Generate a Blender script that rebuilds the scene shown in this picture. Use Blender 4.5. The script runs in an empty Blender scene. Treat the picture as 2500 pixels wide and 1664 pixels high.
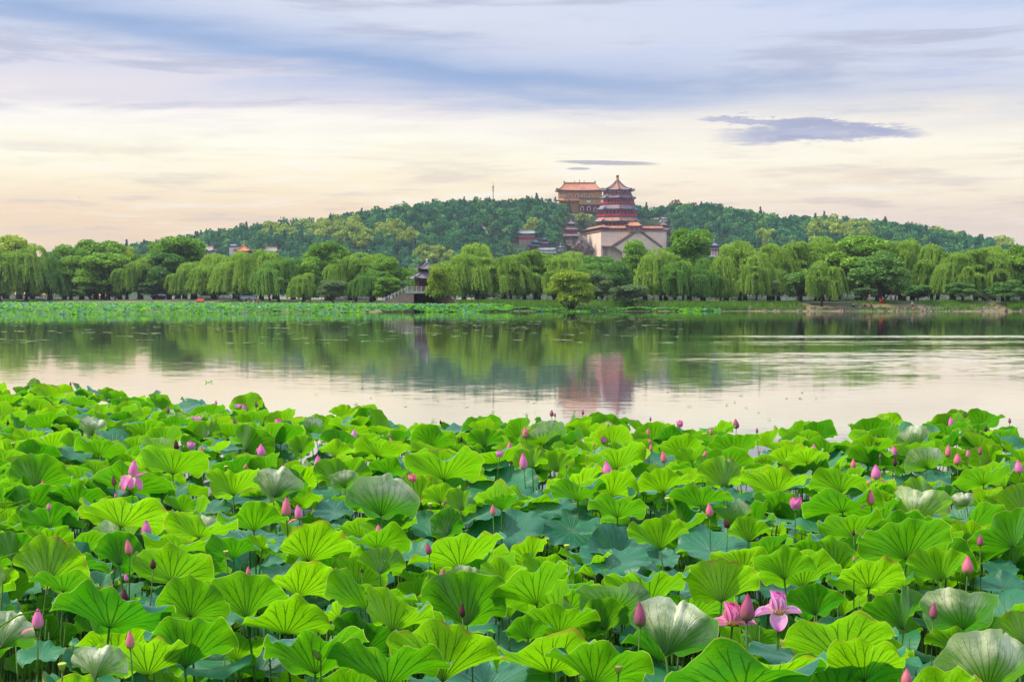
HAZE = 0.00011
import bpy, math, random
import numpy as np
from mathutils import Matrix, Vector, Euler
PI = math.pi
R = math.radians
C = bpy.context.scene.collection
rnd = random.Random(7)
# ---------------------------------------------------------------- camera
FPX = 3472.0            # focal length in photograph pixels (2500 wide)
CAMH = 4.0
PITCH = math.atan((832 - 713) / FPX)
cam = bpy.data.cameras.new('camera'); camo = bpy.data.objects.new('camera', cam); C.objects.link(camo)
cam.sensor_width = 36.0; cam.lens = 36.0 * FPX / 2500.0
cam.clip_start = 0.1; cam.clip_end = 12000
camo.location = (0, 0, CAMH); camo.rotation_euler = (PI / 2 - PITCH, 0, 0)
bpy.context.scene.camera = camo
cp, sp = math.cos(PITCH), math.sin(PITCH)
def P(px, py, Y):
    a = (px - 1250) / FPX; b = (832 - py) / FPX
    dy = cp + b * sp; dz = -sp + b * cp
    t = Y / dy
    return (a * t, Y, CAMH + dz * t)
def G(px, py, z):
    a = (px - 1250) / FPX; b = (832 - py) / FPX
    dy = cp + b * sp; dz = -sp + b * cp
    t = (z - CAMH) / dz
    return (a * t, dy * t, z)
def proj(x, y, z):
    zz = z - CAMH
    d = y * cp - zz * sp; u = y * sp + zz * cp
    return 1250 + FPX * x / d, 832 - FPX * u / d
# ---------------------------------------------------------------- tagging
def tag(o, label=None, cat=None, group=None, kind=None):
    if label: o['label'] = label
    if cat: o['category'] = cat
    if group: o['group'] = group
    if kind: o['kind'] = kind
    return o
def empty(name, loc, rz=0.0, label=None, cat=None, group=None):
    o = bpy.data.objects.new(name, None); C.objects.link(o)
    o.empty_display_size = 0.2
    o.location = loc; o.rotation_euler = (0, 0, rz)
    return tag(o, label, cat, group)
def np_mesh(name, V, F, smooth=False, tone=None, uv=None, mats=None):
    V = np.asarray(V, np.float32); F = np.asarray(F, np.int32)
    me = bpy.data.meshes.new(name)
    k = F.shape[1]
    me.vertices.add(len(V)); me.vertices.foreach_set('co', V.ravel())
    me.loops.add(F.size); me.loops.foreach_set('vertex_index', F.ravel())
    me.polygons.add(len(F))
    me.polygons.foreach_set('loop_start', np.arange(0, F.size, k, dtype=np.int32))
    me.polygons.foreach_set('loop_total', np.full(len(F), k, np.int32))
    if smooth: me.polygons.foreach_set('use_smooth', np.ones(len(F), bool))
    if tone is not None:
        a = me.attributes.new('tone', 'FLOAT', 'FACE'); a.data.foreach_set('value', np.asarray(tone, np.float32))
    if uv is not None:
        l = me.uv_layers.new(name='UVMap'); l.data.foreach_set('uv', np.asarray(uv, np.float32)[F.ravel()].ravel())
    me.update(calc_edges=True)
    for m in (mats or []): me.materials.append(m)
    return me
def link(name, me, parent=None, loc=(0, 0, 0), rot=None, scale=None):
    o = bpy.data.objects.new(name, me); C.objects.link(o)
    o.location = loc
    if rot is not None: o.rotation_euler = rot
    if scale is not None: o.scale = scale
    if parent is not None: o.parent = parent
    return o
class MB:
    """collects polygons, then links them as one mesh object"""
    def __init__(s): s.v = []; s.f = []
    def add(s, vs, fs):
        n = len(s.v); s.v += [tuple(v) for v in vs]; s.f += [tuple(i + n for i in f) for f in fs]; return s
    def box(s, x0, x1, y0, y1, z0, z1):
        return s.add([(x0,y0,z0),(x1,y0,z0),(x1,y1,z0),(x0,y1,z0),(x0,y0,z1),(x1,y0,z1),(x1,y1,z1),(x0,y1,z1)],
                     [(0,3,2,1),(4,5,6,7),(0,1,5,4),(1,2,6,5),(2,3,7,6),(3,0,4,7)])
    def cbox(s, x, y, z, sx, sy, sz): return s.box(x-sx/2, x+sx/2, y-sy/2, y+sy/2, z, z+sz)
    def prism(s, pts, z0, z1):
        n = len(pts)
        return s.add([(x,y,z0) for x,y in pts] + [(x,y,z1) for x,y in pts],
                     [tuple(range(n-1,-1,-1)), tuple(range(n,2*n))] + [(i,(i+1)%n,n+(i+1)%n,n+i) for i in range(n)])
    def lathe(s, prof, n=12, c=(0,0)):
        vs = []
        for r, z in prof:
            for i in range(n): a = 2*PI*i/n; vs.append((c[0]+r*math.cos(a), c[1]+r*math.sin(a), z))
        fs = [(j*n+i, j*n+(i+1)%n, (j+1)*n+(i+1)%n, (j+1)*n+i) for j in range(len(prof)-1) for i in range(n)]
        fs += [tuple(range(n-1,-1,-1)), tuple((len(prof)-1)*n+i for i in range(n))]
        return s.add(vs, fs)
    def tube(s, pts, rads, n=6):
        pts = [Vector(p) for p in pts]
        if not hasattr(rads, '__len__'): rads = [rads]*len(pts)
        vs = []; ref = Vector((0.3, 0.9, 0.1)).normalized()
        for i, p in enumerate(pts):
            d = (pts[min(i+1, len(pts)-1)] - pts[max(i-1, 0)])
            if d.length < 1e-9: d = Vector((0,0,1))
            d.normalize()
            r_ = ref if abs(d.dot(ref)) < 0.95 else Vector((1,0,0))
            a = d.cross(r_).normalized(); b = d.cross(a)
            for k in range(n):
                t = 2*PI*k/n; vs.append(p + (a*math.cos(t) + b*math.sin(t))*rads[i])
        fs = [(j*n+i, j*n+(i+1)%n, (j+1)*n+(i+1)%n, (j+1)*n+i) for j in range(len(pts)-1) for i in range(n)]
        fs += [tuple(range(n-1,-1,-1)), tuple((len(pts)-1)*n+i for i in range(n))]
        return s.add(vs, fs)
    def build(s, name, m, parent=None, smooth=False, origin=None):
        me = bpy.data.meshes.new(name)
        o = (0,0,0)
        if parent is not None: o = parent.location
        if origin is not None: o = origin
        me.from_pydata([(v[0]-o[0], v[1]-o[1], v[2]-o[2]) for v in s.v], [], s.f)
        if smooth:
            me.polygons.foreach_set('use_smooth', [True]*len(me.polygons))
        me.materials.append(m); me.update()
        ob = bpy.data.objects.new(name, me); C.objects.link(ob)
        if parent is not None: ob.parent = parent
        elif origin is not None: ob.location = origin
        return ob
# ---------------------------------------------------------------- materials
def lin(r, g, b):
    f = lambda c: (c/255)/12.92 if c/255 <= 0.04045 else ((c/255+0.055)/1.055)**2.4
    return (f(r), f(g), f(b), 1)
class NT:
    def __init__(s, tree): s.t = tree; tree.nodes.clear()
    def n(s, typ, **kw):
        nd = s.t.nodes.new(typ)
        for k, v in kw.items(): setattr(nd, k, v)
        return nd
    def set(s, sock, v):
        if isinstance(v, bpy.types.NodeSocket): s.t.links.new(v, sock)
        else: sock.default_value = v
    def m(s, op, a, b=None, c=None, clamp=False):
        nd = s.n('ShaderNodeMath', operation=op, use_clamp=clamp)
        for i, v in enumerate((a, b, c)):
            if v is not None: s.set(nd.inputs[i], v)
        return nd.outputs[0]
    def mix(s, f, a, b, blend='MIX'):
        nd = s.n('ShaderNodeMix', data_type='RGBA', blend_type=blend)
        s.set(nd.inputs[0], f); s.set(nd.inputs[6], a); s.set(nd.inputs[7], b)
        return nd.outputs[2]
    def smooth(s, x, lo, hi, a=0.0, b=1.0):
        nd = s.n('ShaderNodeMapRange', interpolation_type='SMOOTHSTEP')
        s.set(nd.inputs[0], x); nd.inputs[1].default_value = lo; nd.inputs[2].default_value = hi
        nd.inputs[3].default_value = a; nd.inputs[4].default_value = b
        return nd.outputs[0]
    def noise(s, vec, scale, detail=4.0, rough=0.55, color=False, dist=0.0):
        nd = s.n('ShaderNodeTexNoise'); s.set(nd.inputs['Vector'], vec)
        nd.inputs['Scale'].default_value = scale; nd.inputs['Detail'].default_value = detail
        nd.inputs['Roughness'].default_value = rough; nd.inputs['Distortion'].default_value = dist
        return nd.outputs[1 if color else 0]
    def mapv(s, vec, scale=(1,1,1), rot=(0,0,0), loc=(0,0,0)):
        nd = s.n('ShaderNodeMapping'); s.set(nd.inputs[0], vec)
        nd.inputs[1].default_value = loc; nd.inputs[2].default_value = rot; nd.inputs[3].default_value = scale
        return nd.outputs[0]
    def comb(s, x, y, z):
        nd = s.n('ShaderNodeCombineXYZ')
        for i, v in enumerate((x, y, z)): s.set(nd.inputs[i], v)
        return nd.outputs[0]
    def sep(s, v):
        nd = s.n('ShaderNodeSeparateXYZ'); s.set(nd.inputs[0], v); return nd.outputs
def newmat(name):
    m = bpy.data.materials.new(name); m.use_nodes = True
    return m, NT(m.node_tree)
def surf(name, c1, c2=None, scale=1.0, rough=0.8, detail=5.0, stretch=(1,1,1), bump=0.0, metal=0.0, spec=0.3):
    """plain weathered surface: two colours mixed by noise"""
    m, t = newmat(name)
    tc = t.n('ShaderNodeTexCoord').outputs['Object']
    f = t.noise(t.mapv(tc, stretch), scale, detail, 0.6)
    f2 = t.smooth(f, 0.32, 0.68)
    col = t.mix(f2, c1, c2 or tuple(min(1, v*0.7) for v in c1[:3]) + (1,))
    p = t.n('ShaderNodeBsdfPrincipled'); t.set(p.inputs['Base Color'], col)
    p.inputs['Roughness'].default_value = rough; p.inputs['Metallic'].default_value = metal
    p.inputs['Specular IOR Level'].default_value = spec
    if bump:
        b = t.n('ShaderNodeBump'); b.inputs['Distance'].default_value = bump; t.set(b.inputs['Height'], f)
        t.set(p.inputs['Normal'], b.outputs[0])
    o = t.n('ShaderNodeOutputMaterial'); t.set(o.inputs[0], p.outputs[0])
    return m
def foliage(name, dark, light, trans, tf=0.4, objvar=0.5, midc=None):
    m, t = newmat(name)
    at = t.n('ShaderNodeAttribute', attribute_name='tone').outputs['Fac']
    oi = t.n('ShaderNodeObjectInfo').outputs['Random']
    f = t.m('ADD', t.m('MULTIPLY', at, 1.0 - objvar), t.m('MULTIPLY', oi, objvar), clamp=True)
    cc = t.mix(f, dark, light)
    if midc: cc = t.mix(t.smooth(f, 0.45, 1.0), t.mix(t.smooth(f, 0.0, 0.5), dark, midc), light)
    d = t.n('ShaderNodeBsdfDiffuse'); t.set(d.inputs[0], cc)
    tr = t.n('ShaderNodeBsdfTranslucent'); t.set(tr.inputs[0], t.mix(f, tuple(v*0.8 for v in trans[:3])+(1,), trans))
    mx = t.n('ShaderNodeMixShader'); mx.inputs[0].default_value = tf
    t.set(mx.inputs[1], d.outputs[0]); t.set(mx.inputs[2], tr.outputs[0])
    o = t.n('ShaderNodeOutputMaterial'); t.set(o.inputs[0], mx.outputs[0])
    return m
def tiles(name, c1, c2, period=0.45):
    """glazed roof tiles: ribs running down the slope"""
    m, t = newmat(name)
    tc = t.n('ShaderNodeTexCoord'); uv = tc.outputs['UV']
    s = t.sep(uv)
    w = t.m('ABSOLUTE', t.m('SINE', t.m('MULTIPLY', s[0], PI/period)))
    nz = t.noise(tc.outputs['Object'], 0.35, 4)
    col = t.mix(t.smooth(nz, 0.35, 0.65), c1, c2)
    col = t.mix(t.m('MULTIPLY', t.m('SUBTRACT', 1.0, w), 0.45), col, tuple(v*0.35 for v in c1[:3])+(1,))
    p = t.n('ShaderNodeBsdfPrincipled'); t.set(p.inputs['Base Color'], col); p.inputs['Roughness'].default_value = 0.45
    b = t.n('ShaderNodeBump'); b.inputs['Distance'].default_value = 0.08; t.set(b.inputs['Height'], w); t.set(p.inputs['Normal'], b.outputs[0])
    o = t.n('ShaderNodeOutputMaterial'); t.set(o.inputs[0], p.outputs[0])
    return m
# ---------------------------------------------------------------- world
ZEN = 2.7
SUN_EL, SUN_AZ = R(48), R(-88)        # azimuth from +Y, negative = left
w = bpy.data.worlds.new('World'); bpy.context.scene.world = w; w.use_nodes = True
t = NT(w.node_tree)
sky = t.n('ShaderNodeTexSky', sky_type='NISHITA', sun_disc=False, sun_elevation=SUN_EL, sun_rotation=SUN_AZ)
d = t.sep(t.n('ShaderNodeTexCoord').outputs['Generated'])
hor = t.m('SQRT', t.m('ADD', t.m('MULTIPLY', d[0], d[0]), t.m('MULTIPLY', d[1], d[1])))
W_ = t.m('MULTIPLY', t.m('ARCTAN2', d[2], hor), 34.72)
U_ = t.m('MULTIPLY', t.m('ARCTAN2', d[0], d[1]), 34.72)
vec = t.comb(U_, W_, 0.0)
wv = t.mapv(vec, (0.10, 0.85, 1), (0, 0, 0.035))
n1 = t.noise(wv, 1.0, 6, 0.62, dist=0.3)
n2 = t.noise(t.mapv(vec, (0.28, 2.6, 1), (0, 0, 0.02), (3, 7, 0)), 1.0, 5, 0.6)
n3 = t.noise(t.mapv(vec, (0.05, 0.4, 1), (0, 0, 0.08), (9, 1, 0)), 1.0, 3, 0.5)
Ww = t.m('ADD', W_, t.m('MULTIPLY', t.m('SUBTRACT', n1, 0.5), 2.0))
def ramp(x, pts):
    r = t.n('ShaderNodeValToRGB'); t.set(r.inputs[0], x)
    e = r.color_ramp.elements
    e[0].position = pts[0][0]; e[0].color = pts[0][1]
    e[1].position = pts[-1][0]; e[1].color = pts[-1][1]
    for p_, c_ in pts[1:-1]:
        q = e.new(p_); q.color = c_
    return r.outputs[0]
X = t.m('DIVIDE', Ww, 12.0, clamp=True)
left = ramp(X, [(0.0, lin(242,208,166)), (0.10, lin(243,210,170)), (0.16, lin(248,222,186)), (0.23, lin(255,242,210)), (0.30, lin(255,252,232)),
                (0.345, lin(250,244,236)), (0.38, lin(226,220,226)), (0.45, lin(214,214,230)), (0.52, lin(216,220,234)), (0.6, lin(206,214,234)), (1.0, lin(205,214,236))])
right = ramp(X, [(0.0, lin(236,212,192)), (0.12, lin(236,216,198)), (0.19, lin(250,234,208)), (0.27, lin(255,248,226)), (0.34, lin(244,236,224)),
                 (0.40, lin(226,224,230)), (0.46, lin(204,212,232)), (0.55, lin(206,214,236)), (1.0, lin(206,216,238))])
base = t.mix(t.smooth(U_, -6, 9), left, right)
# grey-violet streaks low in the sky
st = t.m('MULTIPLY', t.smooth(n2, 0.50, 0.68), t.smooth(W_, 4.6, 1.6))
base = t.mix(t.m('MULTIPLY', st, 0.7), base, lin(208,192,186))
n5 = t.noise(t.mapv(vec, (0.16, 1.5, 1), (0, 0, -0.03), (13, 5, 0)), 1.0, 6, 0.62, dist=0.4)
base = t.mix(t.m('MULTIPLY', t.m('MULTIPLY', t.smooth(n5, 0.48, 0.66), 0.85), t.smooth(W_, 3.6, 4.8)), base, lin(182,186,208))
base = t.mix(t.m('MULTIPLY', t.m('MULTIPLY', t.smooth(n5, 0.50, 0.66), 0.45), t.smooth(W_, 4.2, 2.6)), base, lin(222,204,184))
lt = t.m('MULTIPLY', t.m('MULTIPLY', t.smooth(n2, 0.47, 0.33), 0.5), t.smooth(W_, 5.2, 3.4))
base = t.mix(lt, base, lin(255,250,240), 'MIX')
# blue bands high in the sky
cen = t.m('SUBTRACT', t.m('SUBTRACT', 5.05, t.m('MULTIPLY', t.m('MINIMUM', U_, 0.0), 0.135)), t.m('MULTIPLY', t.m('MAXIMUM', U_, 0.0), 0.045))
dd = t.m('SUBTRACT', t.m('ADD', W_, t.m('MULTIPLY', t.m('SUBTRACT', n1, 0.5), 1.7)), cen)
g1 = t.m('EXPONENT', t.m('MULTIPLY', t.m('MULTIPLY', dd, dd), -3.4))
g1 = t.m('MULTIPLY', g1, t.smooth(n3, 0.25, 0.6, 0.6, 1.0))
g1 = t.m('MULTIPLY', g1, t.smooth(U_, 12.5, -1, 0.4, 1.0))
base = t.mix(g1, base, lin(148,172,212))
g2 = t.m('MULTIPLY', t.smooth(n1, 0.47, 0.66), t.smooth(W_, 4.3, 5.3))
base = t.mix(t.m('MULTIPLY', g2, 0.55), base, lin(176,192,226))
n6 = t.noise(t.mapv(vec, (1.3, 6.0, 1)), 1.0, 6, 0.7)
def ell(cx, cy, rx, ry, sl=0.0, soft=0.75, warp=0.5):
    du = t.m('SUBTRACT', U_, cx)
    dv = t.m('SUBTRACT', t.m('ADD', t.m('ADD', W_, t.m('MULTIPLY', t.m('SUBTRACT', n6, 0.5), warp)), t.m('MULTIPLY', t.m('SUBTRACT', n2, 0.5), warp)), t.m('ADD', cy, t.m('MULTIPLY', du, sl)))
    a = t.m('DIVIDE', du, rx); b = t.m('DIVIDE', dv, ry)
    q = t.m('ADD', t.m('MULTIPLY', a, a), t.m('MULTIPLY', b, b))
    return t.smooth(q, 1.0 + soft, 1.0 - soft)
mx_ = lambda a, b: t.m('MAXIMUM', a, b)
c1 = mx_(mx_(ell(7.2, 3.74, 2.0, 0.20, -0.005), ell(6.3, 4.05, 1.75, 0.10, -0.07, 0.35)), ell(8.3, 3.80, 1.35, 0.15, -0.10))
c1 = mx_(c1, ell(6.75, 3.9, 0.55, 0.15, -0.1))
base = t.mix(t.m('MULTIPLY', t.m('MULTIPLY', c1, 0.9), t.smooth(n6, 0.2, 0.5, 0.72, 1.0)), base, t.mix(t.smooth(n2, 0.35, 0.65), lin(150,158,194), lin(178,182,210)))
c2 = mx_(ell(2.3, 3.12, 1.15, 0.055, -0.03, 0.5, 0.08), ell(1.62, 2.98, 0.28, 0.03, 0.0, 0.5, 0.05))
base = t.mix(t.m('MULTIPLY', c2, 0.85), base, lin(172,168,184))
# clouds cover nearly all of the clear sky; brighter overhead, as overcast skies are
gain = t.smooth(W_, 8.5, 42.0, 1.1, ZEN)
bg1 = t.n('ShaderNodeBackground'); t.set(bg1.inputs[0], sky.outputs[0]); bg1.inputs[1].default_value = 0.1
bg2 = t.n('ShaderNodeBackground'); t.set(bg2.inputs[0], base); t.set(bg2.inputs[1], gain)
ms = t.n('ShaderNodeMixShader'); ms.inputs[0].default_value = 0.96
t.set(ms.inputs[1], bg1.outputs[0]); t.set(ms.inputs[2], bg2.outputs[0])
o = t.n('ShaderNodeOutputWorld'); t.set(o.inputs[0], ms.outputs[0])
w.cycles.sampling_method = 'MANUAL'; w.cycles.sample_map_resolution = 1024
sl = bpy.data.lights.new('sun', 'SUN'); slo = bpy.data.objects.new('sun', sl); C.objects.link(slo)
sl.energy = 5.0; sl.angle = R(6); sl.color = (1.0, 0.90, 0.76)
sd = Vector((math.sin(SUN_AZ)*math.cos(SUN_EL), math.cos(SUN_AZ)*math.cos(SUN_EL), math.sin(SUN_EL)))
slo.rotation_euler = sd.to_track_quat('Z', 'Y').to_euler()
sc = bpy.context.scene
sc.view_settings.view_transform = 'Standard'; sc.view_settings.look = 'None'; sc.view_settings.exposure = 0; sc.view_settings.gamma = 1
sc.cycles.use_denoising = True
sc.cycles.max_bounces = 8; sc.cycles.diffuse_bounces = 2; sc.cycles.glossy_bounces = 3; sc.cycles.transmission_bounces = 4; sc.cycles.volume_bounces = 0
sc.cycles.caustics_reflective = False; sc.cycles.caustics_refractive = False
sc.cycles.sample_clamp_indirect = 6
# ---------------------------------------------------------------- terrain
def lerp_pts(x, pts):
    xs, ys = zip(*pts); return np.interp(x, xs, ys)
SHORE = [(-3000, 408), (-240, 406), (-144, 398), (-80, 372), (-40, 336), (-20, 319), (0, 306), (40, 300), (110, 296), (220, 292), (3000, 290)]
def sstep(x, a, b):
    t_ = np.clip((x - a) / (b - a), 0, 1); return t_*t_*(3 - 2*t_)
# hill ridge (X at distance 1130, height of the ground under the trees)
RPX = [(-400, 700), (200, 700), (290, 660), (330, 622), (360, 604), (400, 596), (470, 587), (550, 570), (620, 560), (700, 556), (780, 550), (850, 533), (950, 520), (1000, 512), (1060, 503),
       (1150, 498), (1220, 496), (1300, 494), (1360, 498), (1420, 500), (1500, 508), (1600, 512), (1660, 506), (1720, 508), (1790, 518), (1850, 530), (1900, 538), (2000, 540),
       (2100, 548), (2200, 556), (2260, 566), (2310, 578), (2360, 592), (2420, 604), (2470, 622), (2540, 660), (2640, 700), (3200, 705)]
RIDGE = [((px - 1250) / FPX * 1130, P(px, py, 1130)[2] - 10.5) for px, py in RPX]
def ground_z(x, y):
    x = np.asarray(x, float); y = np.asarray(y, float)
    s = lerp_pts(x, SHORE)
    n = np.sin(x*0.31)*np.cos(y*0.23) * 0.12 + np.sin(x*0.07 + 1.3) * 0.15
    z = -1.5 + 1.9 * sstep(y, s - 5, s + 1.5) + (1.4 + n) * sstep(y, s + 0.5, s + 9)
    z = z - 3.3 * sstep(y, s + 96, s + 104)
    rz = lerp_pts(x, RIDGE)
    foot = 880 + 20*np.sin(x*0.02)
    h = (np.maximum(rz, 3) + 1.5) * np.sin(PI/2*np.clip((y - foot)/(1130 - foot), 0, 1))**1.15 * (1 - 0.9*sstep(y, 1170, 1500))
    h = h + sstep(y, foot - 5, foot + 8) * (2.5 + 0.8*np.sin(x*0.05)*np.sin(y*0.06))
    z = np.where(y > foot - 6, -1.5 + h, z)
    cut = sstep(x, 36, 46)*(1-sstep(x, 112, 118))*sstep(y, 870, 890)*(1-sstep(y, 1086, 1100))
    z = z*(1-cut) + np.minimum(z, 14.0 + (y-900)*0.02)*cut
    z = np.where(y < 30, -1.5 + 3.9 * (1 - sstep(y, 2.0, 5.5)), z)
    return z
xs = np.unique(np.concatenate([np.linspace(-2500, -420, 24), np.arange(-420, 460, 4.0), np.linspace(460, 2500, 24)]))
ys = np.unique(np.concatenate([np.linspace(-200, 0, 8), np.arange(0, 8, 0.7), np.linspace(8, 270, 12), np.arange(270, 520, 1.8), np.arange(520, 880, 30), np.arange(860, 1500, 9), np.linspace(1500, 2700, 14)]))
XX, YY = np.meshgrid(xs, ys)
ZZ = ground_z(XX, YY)
V = np.stack([XX.ravel(), YY.ravel(), ZZ.ravel()], 1)
nx = len(xs); I = (np.arange(len(ys)-1)[:, None]*nx + np.arange(nx-1)[None, :]).ravel()
F = np.stack([I, I+1, I+1+nx, I+nx], 1)
m, t = newmat('earth')
tc = t.n('ShaderNodeTexCoord').outputs['Object']
nz = t.noise(tc, 0.12, 6); n2_ = t.noise(tc, 1.3, 5)
col = t.mix(t.smooth(nz, 0.42, 0.58), lin(74,92,44), lin(128,112,84))
col = t.mix(t.smooth(n2_, 0.5, 0.7), col, lin(92,96,58))
yy = t.sep(tc)[1]
zz_ = t.sep(tc)[2]
col = t.mix(t.m('MULTIPLY', t.smooth(zz_, 1.25, 1.7), 0.75), col, lin(54,76,36))
col = t.mix(t.smooth(yy, 600, 800), col, lin(44,66,40))
pb = t.n('ShaderNodeBsdfPrincipled'); t.set(pb.inputs['Base Color'], col); pb.inputs['Roughness'].default_value = 0.95
o = t.n('ShaderNodeOutputMaterial'); t.set(o.inputs[0], pb.outputs[0])
tag(link('ground', np_mesh('ground', V, F, True, mats=[m])), kind='structure')
# ---------------------------------------------------------------- water
m, t = newmat('lake_water')
tc = t.n('ShaderNodeTexCoord').outputs['Object']
xyz = t.sep(tc)
big = t.noise(t.mapv(tc, (0.012, 0.045, 1)), 1.0, 4, 0.6)
bands = t.noise(t.mapv(tc, (0.008, 0.11, 1), (0, 0, 0.05), (3.3, 0, 0)), 1.0, 4, 0.65)
# wind-ruffled reaches lie on the right side of the lake
rgt = t.smooth(xyz[0], 2.0, 26.0)
mid = t.m('MULTIPLY', t.smooth(xyz[1], 66, 80), t.smooth(xyz[1], 132.5, 130))
nearb = t.smooth(xyz[1], 102, 92)
ruf = t.m('MULTIPLY', t.m('MULTIPLY', rgt, mid), t.m('ADD', t.m('MULTIPLY', t.smooth(bands, 0.46, 0.62), 0.5), t.m('MULTIPLY', nearb, 0.28)), clamp=True)
line = t.m('MULTIPLY', t.m('MULTIPLY', t.smooth(xyz[1], 123.0, 127.0), t.smooth(xyz[1], 132.5, 130.5)), t.smooth(xyz[0], 14.0, 28.0))
ruf = t.m('MAXIMUM', ruf, t.m('MULTIPLY', line, t.smooth(big, 0.2, 0.4)))
w1 = t.noise(t.mapv(tc, (0.35, 1.0, 1)), 1.1, 3, 0.6, color=True)
w2 = t.noise(t.mapv(tc, (0.8, 2.6, 1), (0, 0, 0.2)), 1.6, 3, 0.6, color=True)
s1 = t.sep(w1); s2 = t.sep(w2)
amp1 = t.m('ADD', 0.012, t.m('MULTIPLY', ruf, 0.15))
amp2 = t.m('ADD', 0.016, t.m('MULTIPLY', ruf, 0.15))
nxx = t.m('ADD', t.m('MULTIPLY', t.m('SUBTRACT', s1[0], 0.5), amp1), t.m('MULTIPLY', t.m('SUBTRACT', s2[0], 0.5), amp2))
nyy = t.m('ADD', t.m('SUBTRACT', t.m('MULTIPLY', t.m('SUBTRACT', s1[1], 0.5), amp1), t.m('MULTIPLY', ruf, 0.034)), t.m('MULTIPLY', t.m('SUBTRACT', s2[1], 0.5), amp2))
nv = t.n('ShaderNodeVectorMath', operation='NORMALIZE'); t.set(nv.inputs[0], t.comb(nxx, nyy, 1.0))
gl = t.n('ShaderNodeBsdfGlossy'); gl.inputs['Roughness'].default_value = 0.045; gl.inputs['Color'].default_value = (1.0, 0.985, 0.96, 1)
t.set(gl.inputs['Normal'], nv.outputs[0])
df = t.n('ShaderNodeBsdfDiffuse'); df.inputs[0].default_value = lin(46, 66, 44)
fr = t.n('ShaderNodeFresnel'); fr.inputs[0].default_value = 1.33; t.set(fr.inputs['Normal'], nv.outputs[0])
fac = t.m('MULTIPLY', fr.outputs[0], t.smooth(fr.outputs[0], 0.25, 0.6, 0.7, 1.55), clamp=True)
mx = t.n('ShaderNodeMixShader'); t.set(mx.inputs[0], fac); t.set(mx.inputs[1], df.outputs[0]); t.set(mx.inputs[2], gl.outputs[0])
o = t.n('ShaderNodeOutputMaterial'); t.set(o.inputs[0], mx.outputs[0])
V = np.array([(-2500, -200, 0), (2500, -200, 0), (2500, 2700, 0), (-2500, 2700, 0)], float)
tag(link('lake_water', np_mesh('lake_water', V, [(0, 1, 2, 3)], mats=[m])), kind='structure')
# distant ridge beyond the lake (bluish with distance through the haze)
mb = MB(); pts = [(-300, 690), (60, 640), (105, 622), (130, 614), (170, 620), (240, 640), (330, 650), (500, 670), (700, 690)]
N = 60; vs = []; fs = []
for i in range(N):
    px = -300 + 1000*i/(N-1); py = float(lerp_pts(px, pts)) + 2*math.sin(i*1.7)
    x, y, z = P(px, py, 2300)
    vs += [(x, 2150, -1), (x, 2300, z), (x, 2500, -1)]
for i in range(N-1):
    a = 3*i; fs += [(a, a+3, a+4, a+1), (a+1, a+4, a+5, a+2)]
mb.add(vs, fs)
tag(mb.build('distant_hills', surf('far_forest', lin(60,84,66), lin(50,70,60), 0.01), smooth=True), kind='structure')

# ---------------------------------------------------------------- tree shapes
def cards(Pn, wd, hg, rg, hang=0.0, up=None):
    """one small leaf-spray quad per point"""
    n = len(Pn)
    a = rg.normal(size=(n, 3)); b = rg.normal(size=(n, 3))
    if hang > 0:
        a[:, 2] *= (1 - hang); b = b*(1 - hang)*0.35 + np.array([0, 0, 1.0])
    a /= np.linalg.norm(a, axis=1)[:, None] + 1e-9
    b -= (a*b).sum(1)[:, None]*a; b /= np.linalg.norm(b, axis=1)[:, None] + 1e-9
    wd = np.broadcast_to(wd, n)[:, None]/2; hg = np.broadcast_to(hg, n)[:, None]/2
    q = np.stack([Pn - b*hg, Pn + a*wd*0.9 - b*hg*0.1, Pn + b*hg, Pn - a*wd*0.9 + b*hg*0.2], 1).reshape(-1, 3)
    return q, np.arange(4*n).reshape(n, 4)
def lobes_crown(rg, n, Rx, H, z0, nl, lr=(0.32, 0.5), size=(0.35, 0.6), flat=0.75, inner=0.25):
    cs = []
    for k in range(nl):
        a = rg.uniform(0, 2*PI); r_ = math.sqrt(rg.uniform(0, 1))*0.68; zz = rg.uniform(0.15, 1)
        r_ *= math.sqrt(max(0.08, 1 - max(0, zz - 0.35)**2*1.9))
        cs.append((r_*Rx*math.cos(a), r_*Rx*math.sin(a), z0 + (H - z0)*(0.12 + 0.66*zz), Rx*rg.uniform(*lr)))
    cs = np.array(cs); k = rg.choice(nl, n, p=cs[:, 3]**2/np.sum(cs[:, 3]**2))
    d_ = rg.normal(size=(n, 3)); d_[:, 2] = np.abs(d_[:, 2])*1.0 - 0.35; d_ /= np.linalg.norm(d_, axis=1)[:, None]
    rr = np.where(rg.uniform(size=n) < inner, rg.uniform(0.3, 0.9, n), rg.normal(0.97, 0.07, n))
    p = cs[k, :3] + d_*(cs[k, 3]*rr)[:, None]*np.array([1, 1, flat])
    s = rg.uniform(size[0], size[1], n)
    q, f = cards(p, s, s*1.2, rg)
    tone = np.clip(0.5*rg.uniform(size=n) + 0.5*rg.uniform(size=nl)[k], 0, 1)
    return q, f, tone, cs
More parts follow.
